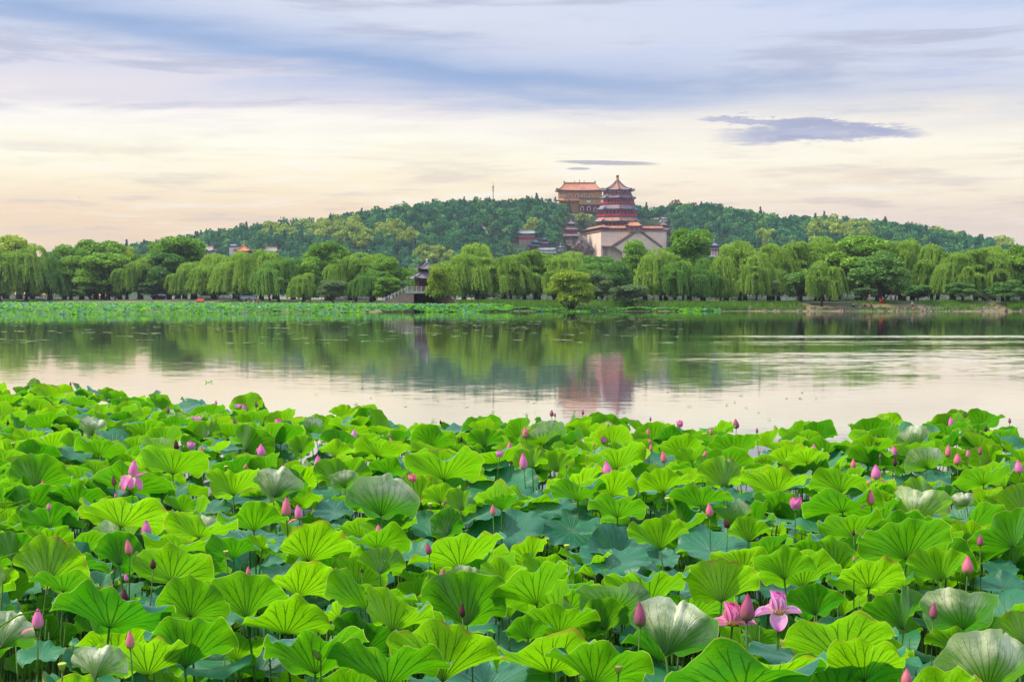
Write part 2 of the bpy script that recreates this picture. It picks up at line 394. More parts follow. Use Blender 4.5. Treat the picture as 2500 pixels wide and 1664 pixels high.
def willow_crown(rg, Rx, H, ns=420, nl=10, zlow=0.10, cw=0.2, ch=0.62):
    cs = []
    for k in range(nl):
        a = rg.uniform(0, 2*PI)
        if k < nl*0.55: r_ = math.sqrt(rg.uniform(0.0, 1))*0.6; zz = rg.uniform(0.9, 1.06) - 0.30*(r_/0.55)**1.5*rg.uniform(0.5, 1.3)
        else: r_ = rg.uniform(0.45, 0.78); zz = rg.uniform(0.42, 0.74)
        cs.append((r_*Rx*math.cos(a), r_*Rx*math.sin(a), H*(0.9*zz), Rx*rg.uniform(0.16, 0.34)))
    cs = np.array(cs)
    lean = rg.uniform(-0.05, 0.05, 2)
    pts = []; tn = []; lt = rg.uniform(size=nl); low = rg.uniform(0, 1, nl)
    for s in range(ns//6):
        k = rg.integers(nl); c_ = cs[k]
        ph0 = rg.uniform(0, 2*PI); ps0 = math.acos(rg.uniform(-0.2, 1.0)); tb = rg.uniform()
        L0 = H*(0.1+0.65*rg.uniform()**1.3)*(1.1 if math.sin(ps0) > 0.5 else 0.7)
        for s2 in range(7):
            ph = ph0+rg.normal()*0.13; ps = ps0+rg.normal()*0.10
            out = np.array([math.cos(ph), math.sin(ph), 0])
            p0 = c_[:3] + c_[3]*rg.normal(1, 0.05)*np.array([math.sin(ps)*math.cos(ph), math.sin(ps)*math.sin(ph), 0.62*math.cos(ps)])
            L = L0*rg.uniform(0.7, 1.1); zl = H*(zlow + 0.16*low[k] + rg.uniform(0, 0.1))
            for j in range(max(2, int(L/(ch*0.62)))):
                z_ = p0[2] - j*ch*0.62
                if z_ < zl: break
                o_ = 0.35*math.sqrt(j*0.5)
                pts.append((p0[0] + out[0]*o_ + lean[0]*j + rg.normal()*0.05, p0[1] + out[1]*o_ + lean[1]*j + rg.normal()*0.05, z_)); tn.append(0.3*lt[k] + 0.55*tb + 0.15*rg.uniform())
    n = ns*3; k = rg.integers(nl, size=n); d_ = rg.normal(size=(n, 3)); d_[:, 2] = np.abs(d_[:, 2]); d_ /= np.linalg.norm(d_, axis=1)[:, None]
    pt = cs[k, :3] + d_*(cs[k, 3]*rg.normal(0.97, 0.09, n))[:, None]*np.array([1, 1, 0.66])
    q1, f1 = cards(np.array(pts), cw, ch*rg.uniform(0.9, 1.4, len(pts)), rg, hang=0.74)
    q2, f2 = cards(pt, 0.26, 0.55, rg, hang=0.3)
    return np.concatenate([q1, q2]), np.concatenate([f1, f2 + len(q1)]), np.concatenate([np.array(tn), 0.45*lt[k] + 0.5*rg.uniform(size=n)]), cs
def trunk_mb(rg, cs, H, r0, fork=0.28, spread=1.0):
    mb = MB(); fx, fy = rg.normal(size=2)*0.5*spread
    f = Vector((fx, fy, H*fork))
    mb.tube([(0, 0, -0.6), (fx*0.15, fy*0.15, H*fork*0.35), (f.x*0.7, f.y*0.7, H*fork*0.8), f], [r0*1.35, r0, r0*0.85, r0*0.8], 8)
    for c_ in cs[:8]:
        e = Vector(c_[:3]); mid_ = f.lerp(e, 0.5) + Vector((rg.normal()*0.3, rg.normal()*0.3, 0.2))
        mid_.x = f.x + (e.x - f.x)*0.62; mid_.y = f.y + (e.y - f.y)*0.62
        mb.tube([f - Vector((0, 0, 0.3)), f.lerp(mid_, 0.5), mid_, e], [r0*0.6, r0*0.42, r0*0.25, r0*0.08], 5)
    return mb
def kd(v, s_): return tuple(x*s_ for x in v[:3]) + (1,)
M = {}
M['willow'] = foliage('willow_leaves', lin(62,112,42), lin(188,214,98), lin(156,202,62), 0.36, 0.2)
M['willow_dark'] = foliage('dark_willow_leaves', lin(60,112,54), lin(156,196,90), lin(128,180,66), 0.34, 0.25)
M['round'] = foliage('round_tree_leaves', lin(62,118,42), lin(172,206,88), lin(136,188,60), 0.34, 0.2)
M['yellow'] = foliage('yellow_green_leaves', lin(118,150,46), lin(186,206,84), lin(168,198,60), 0.4)
M['dark'] = foliage('dark_tree_leaves', lin(60,108,58), lin(136,174,90), lin(108,158,64), 0.34)
M['grey'] = foliage('grey_green_leaves', lin(76,108,70), lin(146,168,112), lin(110,144,80), 0.32)
M['bark'] = surf('willow_bark', lin(62,50,42), lin(38,32,28), 3, 0.95)
M['hill'] = foliage('hill_forest_leaves', lin(32,84,76), lin(146,178,88), lin(84,150,84), 0.16, 0.25, lin(70,134,88))
M['hill_yellow'] = foliage('hill_yellow_leaves', lin(112,148,50), lin(186,200,96), lin(160,176,56), 0.16)
M['hill_light'] = foliage('hill_pale_leaves', lin(72,128,70), lin(146,184,104), lin(110,156,74), 0.16)
M['bare'] = foliage('brownish_leaves', lin(96,92,58), lin(150,136,92), lin(120,110,60), 0.25)
rg = np.random.default_rng(11)
PROTO = {}
SZ = {}
def proto(kind, i, crown, matn, r0, H, fork=0.28, spread=1.0):
    q, f, tone, cs = crown
    zm = np.percentile(q[:, 2], 99.7); rm = np.percentile(np.abs(q[:, :2]), 98.5)
    SZ.setdefault(kind, []).append((rm, zm))
    me = np_mesh('crown', q, f, False, tone, mats=[M[matn]])
    mb = trunk_mb(rg, cs, H, r0, fork, spread)
    tm = bpy.data.meshes.new('trunk'); tm.from_pydata(mb.v, [], mb.f); tm.materials.append(M['bark'])
    PROTO.setdefault(kind, []).append((me, tm))
for i in range(6): proto('willow', i, willow_crown(rg, 5.6, 14, 1100, 26), 'willow', 0.30, 14)
for i in range(3): proto('willow_dark', i, willow_crown(rg, 5.2, 13, 1000, 22, 0.05), 'willow_dark', 0.28, 13)
for i in range(4): proto('round', i, lobes_crown(rg, 8600, 5.6, 14, 1.6, 38, (0.17, 0.34), size=(0.3, 0.55)), 'round', 0.36, 14, 0.25)
for i in range(2): proto('dark', i, lobes_crown(rg, 6500, 5.2, 12, 1.2, 30, (0.18, 0.36), size=(0.3, 0.55)), 'dark', 0.4, 12, 0.2)
for i in range(2): proto('grey', i, lobes_crown(rg, 4800, 4.5, 8, 0.4, 22, (0.2, 0.38), size=(0.28, 0.5), flat=0.6), 'grey', 0.22, 8, 0.12)
for i in range(2): proto('yellow', i, lobes_crown(rg, 5600, 4.6, 9, 1.3, 26, (0.18, 0.34), size=(0.25, 0.45), flat=0.62, inner=0.15), 'yellow', 0.24, 9, 0.14, 1.6)
proto('sparse', 0, lobes_crown(rg, 2600, 5.6, 15, 4, 15, (0.2, 0.32), (0.3, 0.5)), 'yellow', 0.4, 15)
SIZE = {'willow': (5.6, 14), 'willow_dark': (5.2, 13), 'round': (5.6, 14), 'dark': (5.2, 12), 'grey': (4.5, 8), 'yellow': (4.6, 9), 'sparse': (5.6, 15)}
cnt = {}
def tree(kind, px, ytop, D, wpx, label, group='trees along the far shore', name=None, rz=None, tint=None):
    x, y, zt = P(px, ytop, D)
    zb = float(ground_z(x, D))
    k = cnt.get(kind, 0); cnt[kind] = k + 1
    cr, tr = PROTO[kind][k % len(PROTO[kind])]
    r_, h_ = SZ[kind][k % len(PROTO[kind])]
    e = empty(name or {'willow': 'willow_tree', 'willow_dark': 'willow_tree', 'round': 'broadleaf_tree', 'dark': 'dark_tree', 'grey': 'shrub', 'yellow': 'yellow_tree', 'sparse': 'sparse_tree'}[kind], (x, D, zb), rnd.uniform(0, 6.28) if rz is None else rz, label, 'tree' if kind != 'grey' else 'shrub', group)
    sx = wpx*{'willow': 1.3, 'willow_dark': 1.36, 'round': 1.08, 'dark': 1.12}.get(kind, 1.0)/FPX*D/2/r_; sz = (zt - zb)/h_
    e.scale = (sx, sx, sz)
    link('crown', cr, e); link('trunk', tr, e, scale=(0.8/max(sx, .4) if sx < .8 else 1, 0.8/max(sx, .4) if sx < .8 else 1, 1))
    return e
# kind, x, ytop, distance, width, label
TREES = [
 ('sparse', 45, 574, 436, 150, 'tall sparse yellowish tree standing behind the first willows from the left'),
 ('willow', -2, 612, 402, 88, 'willow cut by the left picture edge'),
 ('willow', 62, 603, 404, 96, 'willow in front of the tall sparse yellowish tree'),
 ('willow_dark', 118, 618, 408, 84, 'dark narrow willow before the gap to the far blue ridge'),
 ('round', 172, 600, 412, 96, 'round-topped tree just right of the gap with the far ridge'),
 ('round', 232, 588, 430, 130, 'broad green tree rising behind the leaning black trunk'),
 ('round', 262, 618, 402, 120, 'spreading tree with the leaning black trunk, left shore'),
 ('sparse', 308, 596, 436, 74, 'thin pale tree between two round trees on the left shore'),
 ('willow', 340, 634, 398, 84, 'low willow left of the tall bright green dome'),
 ('round', 432, 580, 425, 136, 'tall bright green dome-shaped tree, highest on the left shore'),
 ('dark', 412, 618, 398, 92, 'blue-green tree in front of the bright green dome'),
 ('willow', 468, 640, 392, 84, 'small willow right of the blue-green tree'),
 ('willow', 525, 622, 386, 104, 'willow above the white lakeside hut'),
 ('willow', 582, 617, 378, 104, 'willow above the moored tour boat'),
 ('willow', 640, 611, 372, 100, 'willow below the orange and grey roof corner'),
 ('willow_dark', 680, 634, 362, 84, 'deep green willow with thin dark trunk'),
 ('willow', 738, 668, 352, 58, 'short rounded willow under the dome tree'),
 ('round', 742, 640, 366, 78, 'mid green round tree left of the tall tree by the forest edge'),
 ('round', 797, 592, 395, 114, 'tall olive green tree in front of the yellow hillside trees'),
 ('grey', 815, 684, 345, 74, 'grey-green shrub under the willows left of the pavilion steps'),
 ('willow', 868, 620, 356, 100, 'bright willow with long curtains left of the pavilion'),
 ('willow', 912, 622, 362, 86, 'willow behind the bright curtains left of the pavilion'),
 ('round', 948, 628, 350, 78, 'round dense tree next to the pavilion steps'),
 ('round', 945, 678, 336, 62, 'low bushy tree at the foot of the pavilion steps'),
 ('willow_dark', 905, 660, 344, 70, 'dark willow with trunk showing left of the steps'),
 ('yellow', 1077, 646, 304, 76, 'upright yellow-green tree hiding the right half of the pavilion'),
 ('willow_dark', 1110, 640, 330, 76, 'shaded willow behind the yellow-green tree'),
 ('willow', 1163, 598, 330, 126, 'large pale willow right of the pavilion'),
 ('willow', 1248, 625, 326, 92, 'willow right of the large pale willow'),
 ('willow', 1305, 612, 330, 96, 'willow below the small dark pavilions'),
 ('willow', 1372, 617, 328, 108, 'willow behind the spreading yellow tree'),
 ('willow_dark', 1442, 640, 322, 72, 'dark willow edge right of the yellow tree'),
 ('yellow', 1395, 661, 298, 116, 'spreading multi-stemmed yellow-green tree leaning over the water'),
 ('grey', 1462, 668, 318, 86, 'bluish shrub tree right of the yellow tree'),
 ('dark', 1506, 640, 330, 76, 'very dark tree under the pale stone stairs'),
 ('grey', 1535, 696, 304, 84, 'low grey-green domed shrub on the bank'),
 ('round', 1556, 590, 340, 104, 'round green tree covering the lower stone stairs'),
 ('willow', 1614, 610, 318, 102, 'willow just right of the tree covering the stairs'),
 ('round', 1682, 560, 352, 116, 'tallest green tree, at the right end of the pale stone wall'),
 ('willow_dark', 1668, 640, 312, 80, 'blue-green willow under the tallest tree'),
 ('willow_dark', 1722, 632, 316, 66, 'small dark willow right of the tallest tree'),
 ('willow_dark', 1760, 655, 340, 66, 'thin bluish willow below the white hillside pavilion'),
 ('willow', 1806, 592, 322, 120, 'big willow with a leaning black trunk'),
 ('willow', 1846, 625, 312, 66, 'narrow willow hanging to the bank right of the leaning trunk'),
 ('willow', 1888, 597, 328, 94, 'willow in line with the yellow hillside crown'),
 ('willow', 1952, 592, 334, 106, 'pale willow behind the low dark trees'),
 ('dark', 1948, 664, 308, 84, 'low dark grey-green tree by the right bank'),
 ('willow', 2010, 580, 336, 108, 'high willow left of the great spreading tree'),
 ('willow', 2006, 640, 303, 84, 'short bright willow trailing to the right bank'),
 ('round', 2100, 577, 330, 158, 'great spreading round tree with a forked black trunk'),
 ('dark', 2148, 614, 306, 122, 'grey-green textured tree above the thick trunk'),
 ('willow', 2210, 585, 326, 96, 'willow with a straight black trunk by the red-shirted figure'),
 ('willow', 2276, 600, 322, 96, 'willow with ragged top near the fisherman'),
 ('willow', 2332, 620, 314, 86, 'hanging willow with a forked trunk right of the fisherman'),
 ('dark', 2350, 690, 306, 66, 'small dark bushy tree on the right bank'),
 ('willow', 2402, 608, 322, 100, 'willow third from the right picture edge'),
 ('willow', 2450, 604, 328, 94, 'willow second from the right picture edge'),
 ('round', 2506, 598, 322, 92, 'green tree cut by the right picture edge'),
 ('dark', 2462, 684, 302, 80, 'low dark spreading tree near the right picture edge'),
 ('dark', 2240, 696, 312, 56, 'small dark shrub-like tree between two willow trunks'),
]
for a in TREES:
    e_ = tree(*a)
    if a[1] == 2148: e_.name = 'broadleaf_tree'; e_['category'] = 'tree'
# further willows standing behind the front row
back = []
for i in range(56):
    px = -20 + i*46 + rnd.uniform(-14, 14)
    if 1004 < px < 1060: continue
    x0 = (px-1250)/FPX*380
    D = float(lerp_pts(x0, SHORE)) + rnd.uniform(48, 84)
    yt = float(lerp_pts(px, [(0, 625), (300, 625), (700, 632), (1000, 645), (1300, 632), (1700, 628), (2100, 618), (2500, 620)])) + rnd.uniform(-8, 14)
    back.append(tree(rnd.choice(['willow_dark', 'willow_dark', 'dark']), px, yt, D, rnd.uniform(110, 140), 'shaded tree of the back row glimpsed between the shore willows', 'back row of trees behind the shore willows', name='background_tree'))
bushes = []
for i in range(34):
    px = -10 + i*75 + rnd.uniform(-24, 24)
    if 985 < px < 1095: continue
    x0 = (px-1250)/FPX*350
    D = float(lerp_pts(x0, SHORE)) + rnd.uniform(14, 60)
    yt = 713 - (rnd.uniform(2.6, 5.0)+1.8-4)*FPX/D
    bushes.append(tree('grey' if i % 3 else 'dark', px, yt, D, rnd.uniform(34, 74), 'low dark bush in the shade between the shore willow trunks', 'bushes under the shore willows', name='bush'))
for e_ in bushes: e_['category'] = 'bush'
# ---------------------------------------------------------------- hillside forest
def mini(kind, rg):
    if kind == 'con':
        n = 120; h = rg.uniform(0.05, 1, n); a = rg.uniform(0, 2*PI, n); r_ = (1.02 - h)**0.8*2.2*rg.uniform(0.6, 1.05, n)
        p = np.stack([r_*np.cos(a), r_*np.sin(a), 1.2 + h*8.3], 1); s = rg.uniform(0.7, 1.15, n)
        q, f = cards(p, s, s*1.3, rg); return q, f, rg.uniform(size=n)*0.6
    q, f, tone, cs = lobes_crown(rg, 190, 4.0, 8.5, 1.2, 8, (0.35, 0.55), (0.75, 1.35), 0.8, 0.12)
    return q, f, tone
minis = {'con': [mini('con', rg) for _ in range(5)], 'br': [mini('br', rg) for _ in range(8)]}
BLOCK = [  # picture windows that must stay open in front of the buildings: x0,x1,y0,y1,distance
 (1360, 1470, 440, 492, 1100), (1414, 1466, 488, 520, 1100), (1452, 1560, 425, 560, 1040), (1372, 1640, 545, 572, 1036), (1420, 1634, 560, 640, 1015), (1374, 1416, 530, 640, 1000), (1386, 1450, 575, 612, 1000),
 (1262, 1312, 560, 606, 985), (1294, 1346, 574, 610, 975), (1310, 1380, 600, 612, 965), (1725, 1764, 585, 636, 930),
 (478, 526, 598, 625, 915), (568, 616, 594, 625, 920), (642, 684, 602, 627, 920), (1608, 1642, 520, 538, 1060)]
def visible_ok(x, y, z, h, r_):
    px, py = proj(x, y, z + h); px2, py2 = proj(x, y, z); rp = r_/y*FPX
    for a, b, c_, d_, D in BLOCK:
        if y < D and px + rp > a and px - rp < b and py < d_-7 and py2 > c_: return False
    return True
rg2 = np.random.default_rng(5)
def footprint(x, y):
    return (44 < x < 116 and 1004 < y < 1085) or (34 < x < 72 and 1100 < y < 1132)
Vs, Fs, Ts = [], [], []; off = 0; ind = []
yrow = 886.0
YEL = [(740, 560, 90), (850, 556, 60), (900, 576, 100), (960, 565, 70), (1070, 618, 60), (1110, 628, 40), (1300, 565, 34), (1440, 540, 46), (1560, 560, 10), (2030, 556, 50), (2080, 568, 40), (1960, 606, 50), (2300, 560, 20), (2345, 560, 26), (2460, 590, 40), (1870, 575, 14)]
while yrow < 1165:
    xx = -330 + rg2.uniform(0, 6)
    while xx < 420:
        x = xx + rg2.normal()*1.6; y = yrow + rg2.normal()*2.2; xx += rg2.uniform(5.6, 9.0)
        z = float(ground_z(x, y))
        if footprint(x, y): continue
        px, py = proj(x, y, z + 8)
        if py > 668: continue
        con = rg2.uniform() < (0.13 if y < 1110 else 0.03)
        s = rg2.uniform(0.75, 1.4)
        yellow = any((px - a)**2/(r_*r_) + (py - b)**2/(18*18) < 1 and rg2.uniform() < 0.4 for a, b, r_ in YEL)
        ridge = y > 1118 and z > 12
        if yellow: con = False; s *= 1.2
        if not visible_ok(x, y, z, 9.5*s, 3.4*s):
            s *= 0.55
            if not visible_ok(x, y, z, 9.5*s, 3.4*s):
                s *= 0.5
                if not visible_ok(x, y, z, 9.5*s, 3.4*s): continue
        lst = minis['con' if con else 'br']
        if (yellow or (ridge and rg2.uniform() < 0.36) or rg2.uniform() < 0.035) and len(ind) < 290:
            ind.append((x, y, z, s, con, yellow, ridge, px, py)); continue
        q, f, tone = lst[rg2.integers(len(lst))]
        a = rg2.uniform(0, 2*PI); ca, sa = math.cos(a)*s, math.sin(a)*s
        qq = np.stack([q[:, 0]*ca - q[:, 1]*sa + x, q[:, 0]*sa + q[:, 1]*ca + y, q[:, 2]*s*rg2.uniform(0.85, 1.2) + z], 1)
        Vs.append(qq); Fs.append(f + off); off += len(q)
        tt = rg2.uniform(); tt = tt**1.4 if not con else tt*0.4
        Ts.append(np.clip(tone*0.4 + tt*0.85 - 0.12, 0, 1))
    yrow += rg2.uniform(5.0, 7.0)
print('forest cards', sum(len(f) for f in Fs), 'individuals', len(ind))
tag(link('hillside_forest', np_mesh('hillside_forest', np.concatenate(Vs), np.concatenate(Fs), False, np.concatenate(Ts), mats=[M['hill']])), 'dense blue-green wood covering the whole hillside', 'wood', kind='stuff')
# single trees that stand out on the hill
HT = {}
for kk, mk in (('con', 'hill'), ('br', 'hill'), ('yel', 'hill_yellow'), ('lt', 'hill_light'), ('bare', 'bare')):
    HT[kk] = []
    for j in range(4):
        if kk == 'con': q, f, tone = mini('con', rg)
        else: q, f, tone, cs = lobes_crown(rg, 420 if kk != 'bare' else 230, 4.2, 9, 1.5, 10, (0.3, 0.5) if kk != 'bare' else (0.2, 0.34), (0.6, 1.1), 0.75, 0.1)
        mb = MB(); mb.tube([(0, 0, -1), (0.1, 0, 3), (0.2, 0.1, 7)], [0.4, 0.3, 0.08], 5)
        tm = bpy.data.meshes.new('trunk'); tm.from_pydata(mb.v, [], mb.f); tm.materials.append(M['bark'])
        HT[kk].append((np_mesh('crown', q, f, False, tone, mats=[M[mk]]), tm))
LBL = {'con': ('hill_conifer', 'dark pointed conifer rising from the hillside wood', 'conifers on the hill'),
       'br': ('hill_tree', 'blue-green rounded tree crown on the hill', 'rounded trees on the hill'),
       'yel': ('hill_yellow_tree', 'yellow-green tree crown lighting up the hillside', 'yellow-green trees on the hill'),
       'lt': ('hill_pale_tree', 'pale green tree crown among the darker hill trees', 'pale green trees on the hill'),
       'bare': ('hill_brown_tree', 'thin brownish tree on the hill skyline', 'brownish skyline trees')}
RLBL = {'con': 'dark pointed conifer on the hill skyline', 'br': 'dark rounded crown breaking the hill skyline', 'lt': 'pale green crown on the hill skyline', 'bare': LBL['bare'][1], 'yel': 'yellow-green crown at the hill skyline'}
for i, (x, y, z, s, con, yellow, ridge, px, py) in enumerate(ind):
    kk = 'yel' if yellow else ('con' if con else ('bare' if ridge and i % 6 == 0 else ('lt' if i % 3 == 0 else 'br')))
    cr, tr = HT[kk][i % 4]
    nm, lb, gp = LBL[kk]
    if ridge: lb = RLBL[kk]; gp = gp + ', on the skyline' if kk != 'bare' else gp
    e = empty(nm, (x, y, z), rnd.uniform(0, 6.28), lb, 'tree', gp)
    e.scale = (s, s, s*rnd.uniform(0.9, 1.2))
    link('crown', cr, e); link('trunk', tr, e)
for px, ytop, D, s, lb in ((1648, 480, 1125, 1.7, 'tall bare-looking brown tree on the skyline right of the tower'), (1692, 488, 1125, 1.35, 'second brown crown on the skyline right of the tower')):
    x, y, z = P(px, ytop, D); zb = float(ground_z(x, D)); s2 = (z - zb)/9
    e = empty('hill_brown_tree', (x, D, zb), 1.0, lb, 'tree'); e.scale = (s, s, s2); cr, tr = HT['bare'][1]; link('crown', cr, e); link('trunk', tr, e)
x, y, z = P(1428, 513, 1030); zb = float(ground_z(x, y))
cr, tr = HT['yel'][0]
for px, ytop, D, wpx, h, lb in ((1424, 514, 1075, 46, 12, 'round green tree directly left of the octagonal tower'), (1300, 550, 1005, 44, 10, 'yellow-green tree behind the small red hillside hall'), (1868, 572, 960, 20, 12, 'slim yellow tree above the white hillside pavilion')):
    x, y, z = P(px, ytop, D); e = empty('hill_yellow_tree', (x, y, z - h), 0.5, lb, 'tree'); sx = wpx/FPX*D/2/4.2
    e.scale = (sx, sx, h/9); q = link('crown', cr, e); link('trunk', tr, e)
# ---------------------------------------------------------------- buildings
M['t_orange'] = tiles('orange_glazed_tiles', lin(204,132,90), lin(168,104,84))
M['t_orange2'] = tiles('bright_orange_tiles', lin(226,138,58), lin(206,118,60))
M['t_mauve'] = tiles('weathered_glazed_tiles', lin(116,100,120), lin(156,112,108))
M['t_grey'] = tiles('grey_roof_tiles', lin(146,136,146), lin(112,108,118), 0.3)
M['t_pale'] = tiles('pale_grey_green_tiles', lin(158,162,150), lin(120,128,126), 0.4)
M['t_dark'] = tiles('dark_blue_grey_tiles', lin(70,78,98), lin(52,62,84), 0.4)
M['edge'] = surf('green_blue_tile_edge', lin(56,96,110), lin(44,72,96), 0.6, 0.4)
M['red'] = surf('red_painted_wood', lin(172,44,62), lin(146,38,58), 0.4, 0.6)
M['red_dark'] = surf('dark_red_wood', lin(104,36,50), lin(78,32,46), 0.5, 0.7)
M['frieze'] = surf('painted_frieze', lin(98,124,140), lin(64,88,120), 1.6, 0.6, stretch=(1, 1, 0.4))
M['ochre'] = surf('ochre_glazed_brick', lin(186,146,88), lin(164,118,80), 0.8, 0.6, bump=0.02)
M['cream'] = surf('cream_platform_stone', lin(246,230,206), lin(228,206,180), 0.12, 0.9, 7, (1, 1, 2.5))
def masonry(name, c1, c2, cj, bw, bh, stain):
    m, t = newmat(name)
    tc = t.n('ShaderNodeTexCoord').outputs['Object']; s = t.sep(tc)
    br = t.n('ShaderNodeTexBrick'); t.set(br.inputs['Vector'], t.comb(t.m('ADD', s[0], s[1]), s[2], 0.0))
    br.inputs['Color1'].default_value = c1; br.inputs['Color2'].default_value = c2; br.inputs['Mortar'].default_value = cj
    br.inputs['Scale'].default_value = 1.0; br.inputs['Brick Width'].default_value = bw; br.inputs['Row Height'].default_value = bh; br.inputs['Mortar Size'].default_value = bh*0.05
    nz = t.noise(t.mapv(tc, (0.35, 0.35, 0.05)), 1.0, 6, 0.65); n2 = t.noise(tc, 0.1, 5)
    col = t.mix(t.m('MULTIPLY', t.smooth(nz, 0.5, 0.72), 0.6), br.outputs[0], stain)
    col = t.mix(t.m('MULTIPLY', t.smooth(n2, 0.45, 0.7), 0.5), col, kd(c1, 0.75))
    p = t.n('ShaderNodeBsdfPrincipled'); t.set(p.inputs['Base Color'], col); p.inputs['Roughness'].default_value = 0.9
    o = t.n('ShaderNodeOutputMaterial'); t.set(o.inputs[0], p.outputs[0]); return m
M['cream'] = masonry('cream_platform_stone', lin(246,224,204), lin(238,212,190), lin(206,178,158), 2.6, 1.1, lin(198,172,152))
M['stone'] = masonry('block_stone', lin(176,152,134), lin(150,128,114), lin(104,88,80), 1.0, 0.42, lin(112,100,92))
M['rail'] = surf('grey_marble_rail', lin(206,198,192), lin(172,166,162), 1.5, 0.8)
M['coping'] = surf('brown_coping_stone', lin(156,118,96), lin(128,96,82), 0.5, 0.9)
M['white'] = surf('white_marble', lin(232,226,220), lin(206,200,196), 0.6, 0.7)
M['white_wall'] = surf('whitewashed_wall', lin(226,220,218), lin(196,190,194), 0.3, 0.8)
M['stone0'] = surf('rough_stone', lin(168,142,124), lin(134,112,100), 0.9, 0.9, bump=0.03)
M['brown'] = surf('brown_old_wood', lin(92,64,54), lin(66,46,42), 1.5, 0.7)
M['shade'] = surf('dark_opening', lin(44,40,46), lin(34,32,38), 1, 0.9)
M['gold'] = surf('gilded_finial', lin(206,150,52), lin(184,120,44), 1, 0.35, metal=0.3)
M['rust'] = surf('rust_brown_finial', lin(126,76,46), lin(104,60,42), 1, 0.6)
M['plaque'] = surf('blue_plaque', lin(52,56,128), lin(44,48,110), 1, 0.4)
M['rock'] = surf('pinkish_rock', lin(176,144,128), lin(112,96,88), 0.16, 0.95, 8, bump=0.6)
def place_off(parent, V):
    o = parent.location; return [(v[0]-o[0], v[1]-o[1], v[2]-o[2]) for v in V]
def roof(parent, eave, top, ze, zt, lift, m, name='roof', th=0.4, curve=1.6, nu=8, nv=6, ridge=None, rr=0.28, over=0.06, edge=None):
    n = len(eave); V = []; F = []; UV = []; s0 = 0.0; hips = []; rim = []
    cx = sum(e[0] for e in eave)/n; cy = sum(e[1] for e in eave)/n
    for i in range(n):
        e0, e1, t0, t1 = eave[i], eave[(i+1) % n], top[i], top[(i+1) % n]
        L = math.hypot(e1[0]-e0[0], e1[1]-e0[1]); b = len(V)
        for v in range(nv+1):
            vv = v/nv
            for u in range(nu+1):
                uu = u/nu; q = abs(2*uu-1)**3
                ex = e0[0]+(e1[0]-e0[0])*uu; ey = e0[1]+(e1[1]-e0[1])*uu
                ex += (ex-cx)*over*q*vv*vv; ey += (ey-cy)*over*q*vv*vv
                tx = t0[0]+(t1[0]-t0[0])*uu; ty = t0[1]+(t1[1]-t0[1])*uu
                z = zt + (ze-zt)*(1-(1-vv)**curve) + lift*q*vv**3
                V.append((tx+(ex-tx)*vv, ty+(ey-ty)*vv, z)); UV.append((s0+uu*L, vv))
            if v == nv: rim.append((b+v*(nu+1), nu))
        for v in range(nv):
            for u in range(nu):
                a = b+v*(nu+1)+u; F.append((a, a+nu+1, a+nu+2, a+1))
        hips.append([V[b+v*(nu+1)] for v in range(nv+1)]); s0 += L
    ne = len(V)   # eave fascia and soffit
    for st, k in rim:
        for j in range(k+1):
            x, y, z = V[st+j]; V.append((x, y, z-th)); UV.append((0, 0)); V.append((cx+(x-cx)*0.72, cy+(y-cy)*0.72, z-th)); UV.append((0, 0))
    soff = []; q = ne
    for st, k in rim:
        for j in range(k):
            F.append((st+j, q+2*j, q+2*j+2, st+j+1)); soff.append((q+2*j, q+2*j+1, q+2*j+3, q+2*j+2))
        q += 2*(k+1)
    F += soff
    me = np_mesh(name, place_off(parent, V), F, False, uv=UV, mats=[m, edge or M['edge']])
    mi = np.zeros(len(F), np.int32); mi[len(F)-2*len(soff):] = 1; me.polygons.foreach_set('material_index', mi)
    ob = link(name, me, parent)
    if ridge is not None:
        mb = MB()
        for h in hips:
            mb.tube([(p[0], p[1], p[2]+rr*0.5) for p in h], rr, 5)
            x, y, z = h[-2]; mb.box(x-rr*.7, x+rr*.7, y-rr*.7, y+rr*.7, z, z+rr*3)
        if (top[0][0]-top[2 % n][0])**2 + (top[0][1]-top[2 % n][1])**2 > 0.5:
            xs_ = sorted(top, key=lambda p: p[0]); a, b_ = xs_[0], xs_[-1]
            mb.box(a[0]-0.3*rr, b_[0]+0.3*rr, a[1]-rr, a[1]+rr, zt-rr, zt+rr*2.2)
            for q_ in (a, b_): mb.box(q_[0]-rr*1.3, q_[0]+rr*1.3, a[1]-rr*1.1, a[1]+rr*1.1, zt, zt+rr*5)
        r_ = mb.build('ridge', ridge, parent); r_.parent = ob
    return ob
def ngon(cx, cy, r, n, a0): return [(cx+r*math.cos(a0+2*PI*i/n), cy+r*math.sin(a0+2*PI*i/n)) for i in range(n)]
def rect(x0, x1, y0, y1): return [(x0, y0), (x1, y0), (x1, y1), (x0, y1)]
def pz(py, D): return P(1250, py, D)[2]
def pxx(px, D): return P(px, 713, D)[0]
def arch_window(parent, x, z, w, h, y, frame, pane, fr=0.35, name='window'):
    def pts(ww, hh, z0):
        r = ww/2; o_ = [(x-r, z0), (x+r, z0)]; top = z0+hh-r
        return o_ + [(x+r*math.cos(a), top+r*math.sin(a)) for a in np.linspace(0, PI, 9)]
    def ext(mb, pp, y0, y1):
        n = len(pp); mb.add([(a, y0, b) for a, b in pp]+[(a, y1, b) for a, b in pp], [tuple(range(n)), tuple(range(2*n-1, n-1, -1))]+[(i, n+i, n+(i+1) % n, (i+1) % n) for i in range(n)])
    mb = MB(); ext(mb, pts(w+2*fr, h+fr, z), y-0.22, y+0.1); f = mb.build(name, frame, parent)
    mb = MB(); ext(mb, pts(w, h, z+0.05), y-0.30, y-0.05); p_ = mb.build('pane', pane, parent); p_.parent = f
    return f
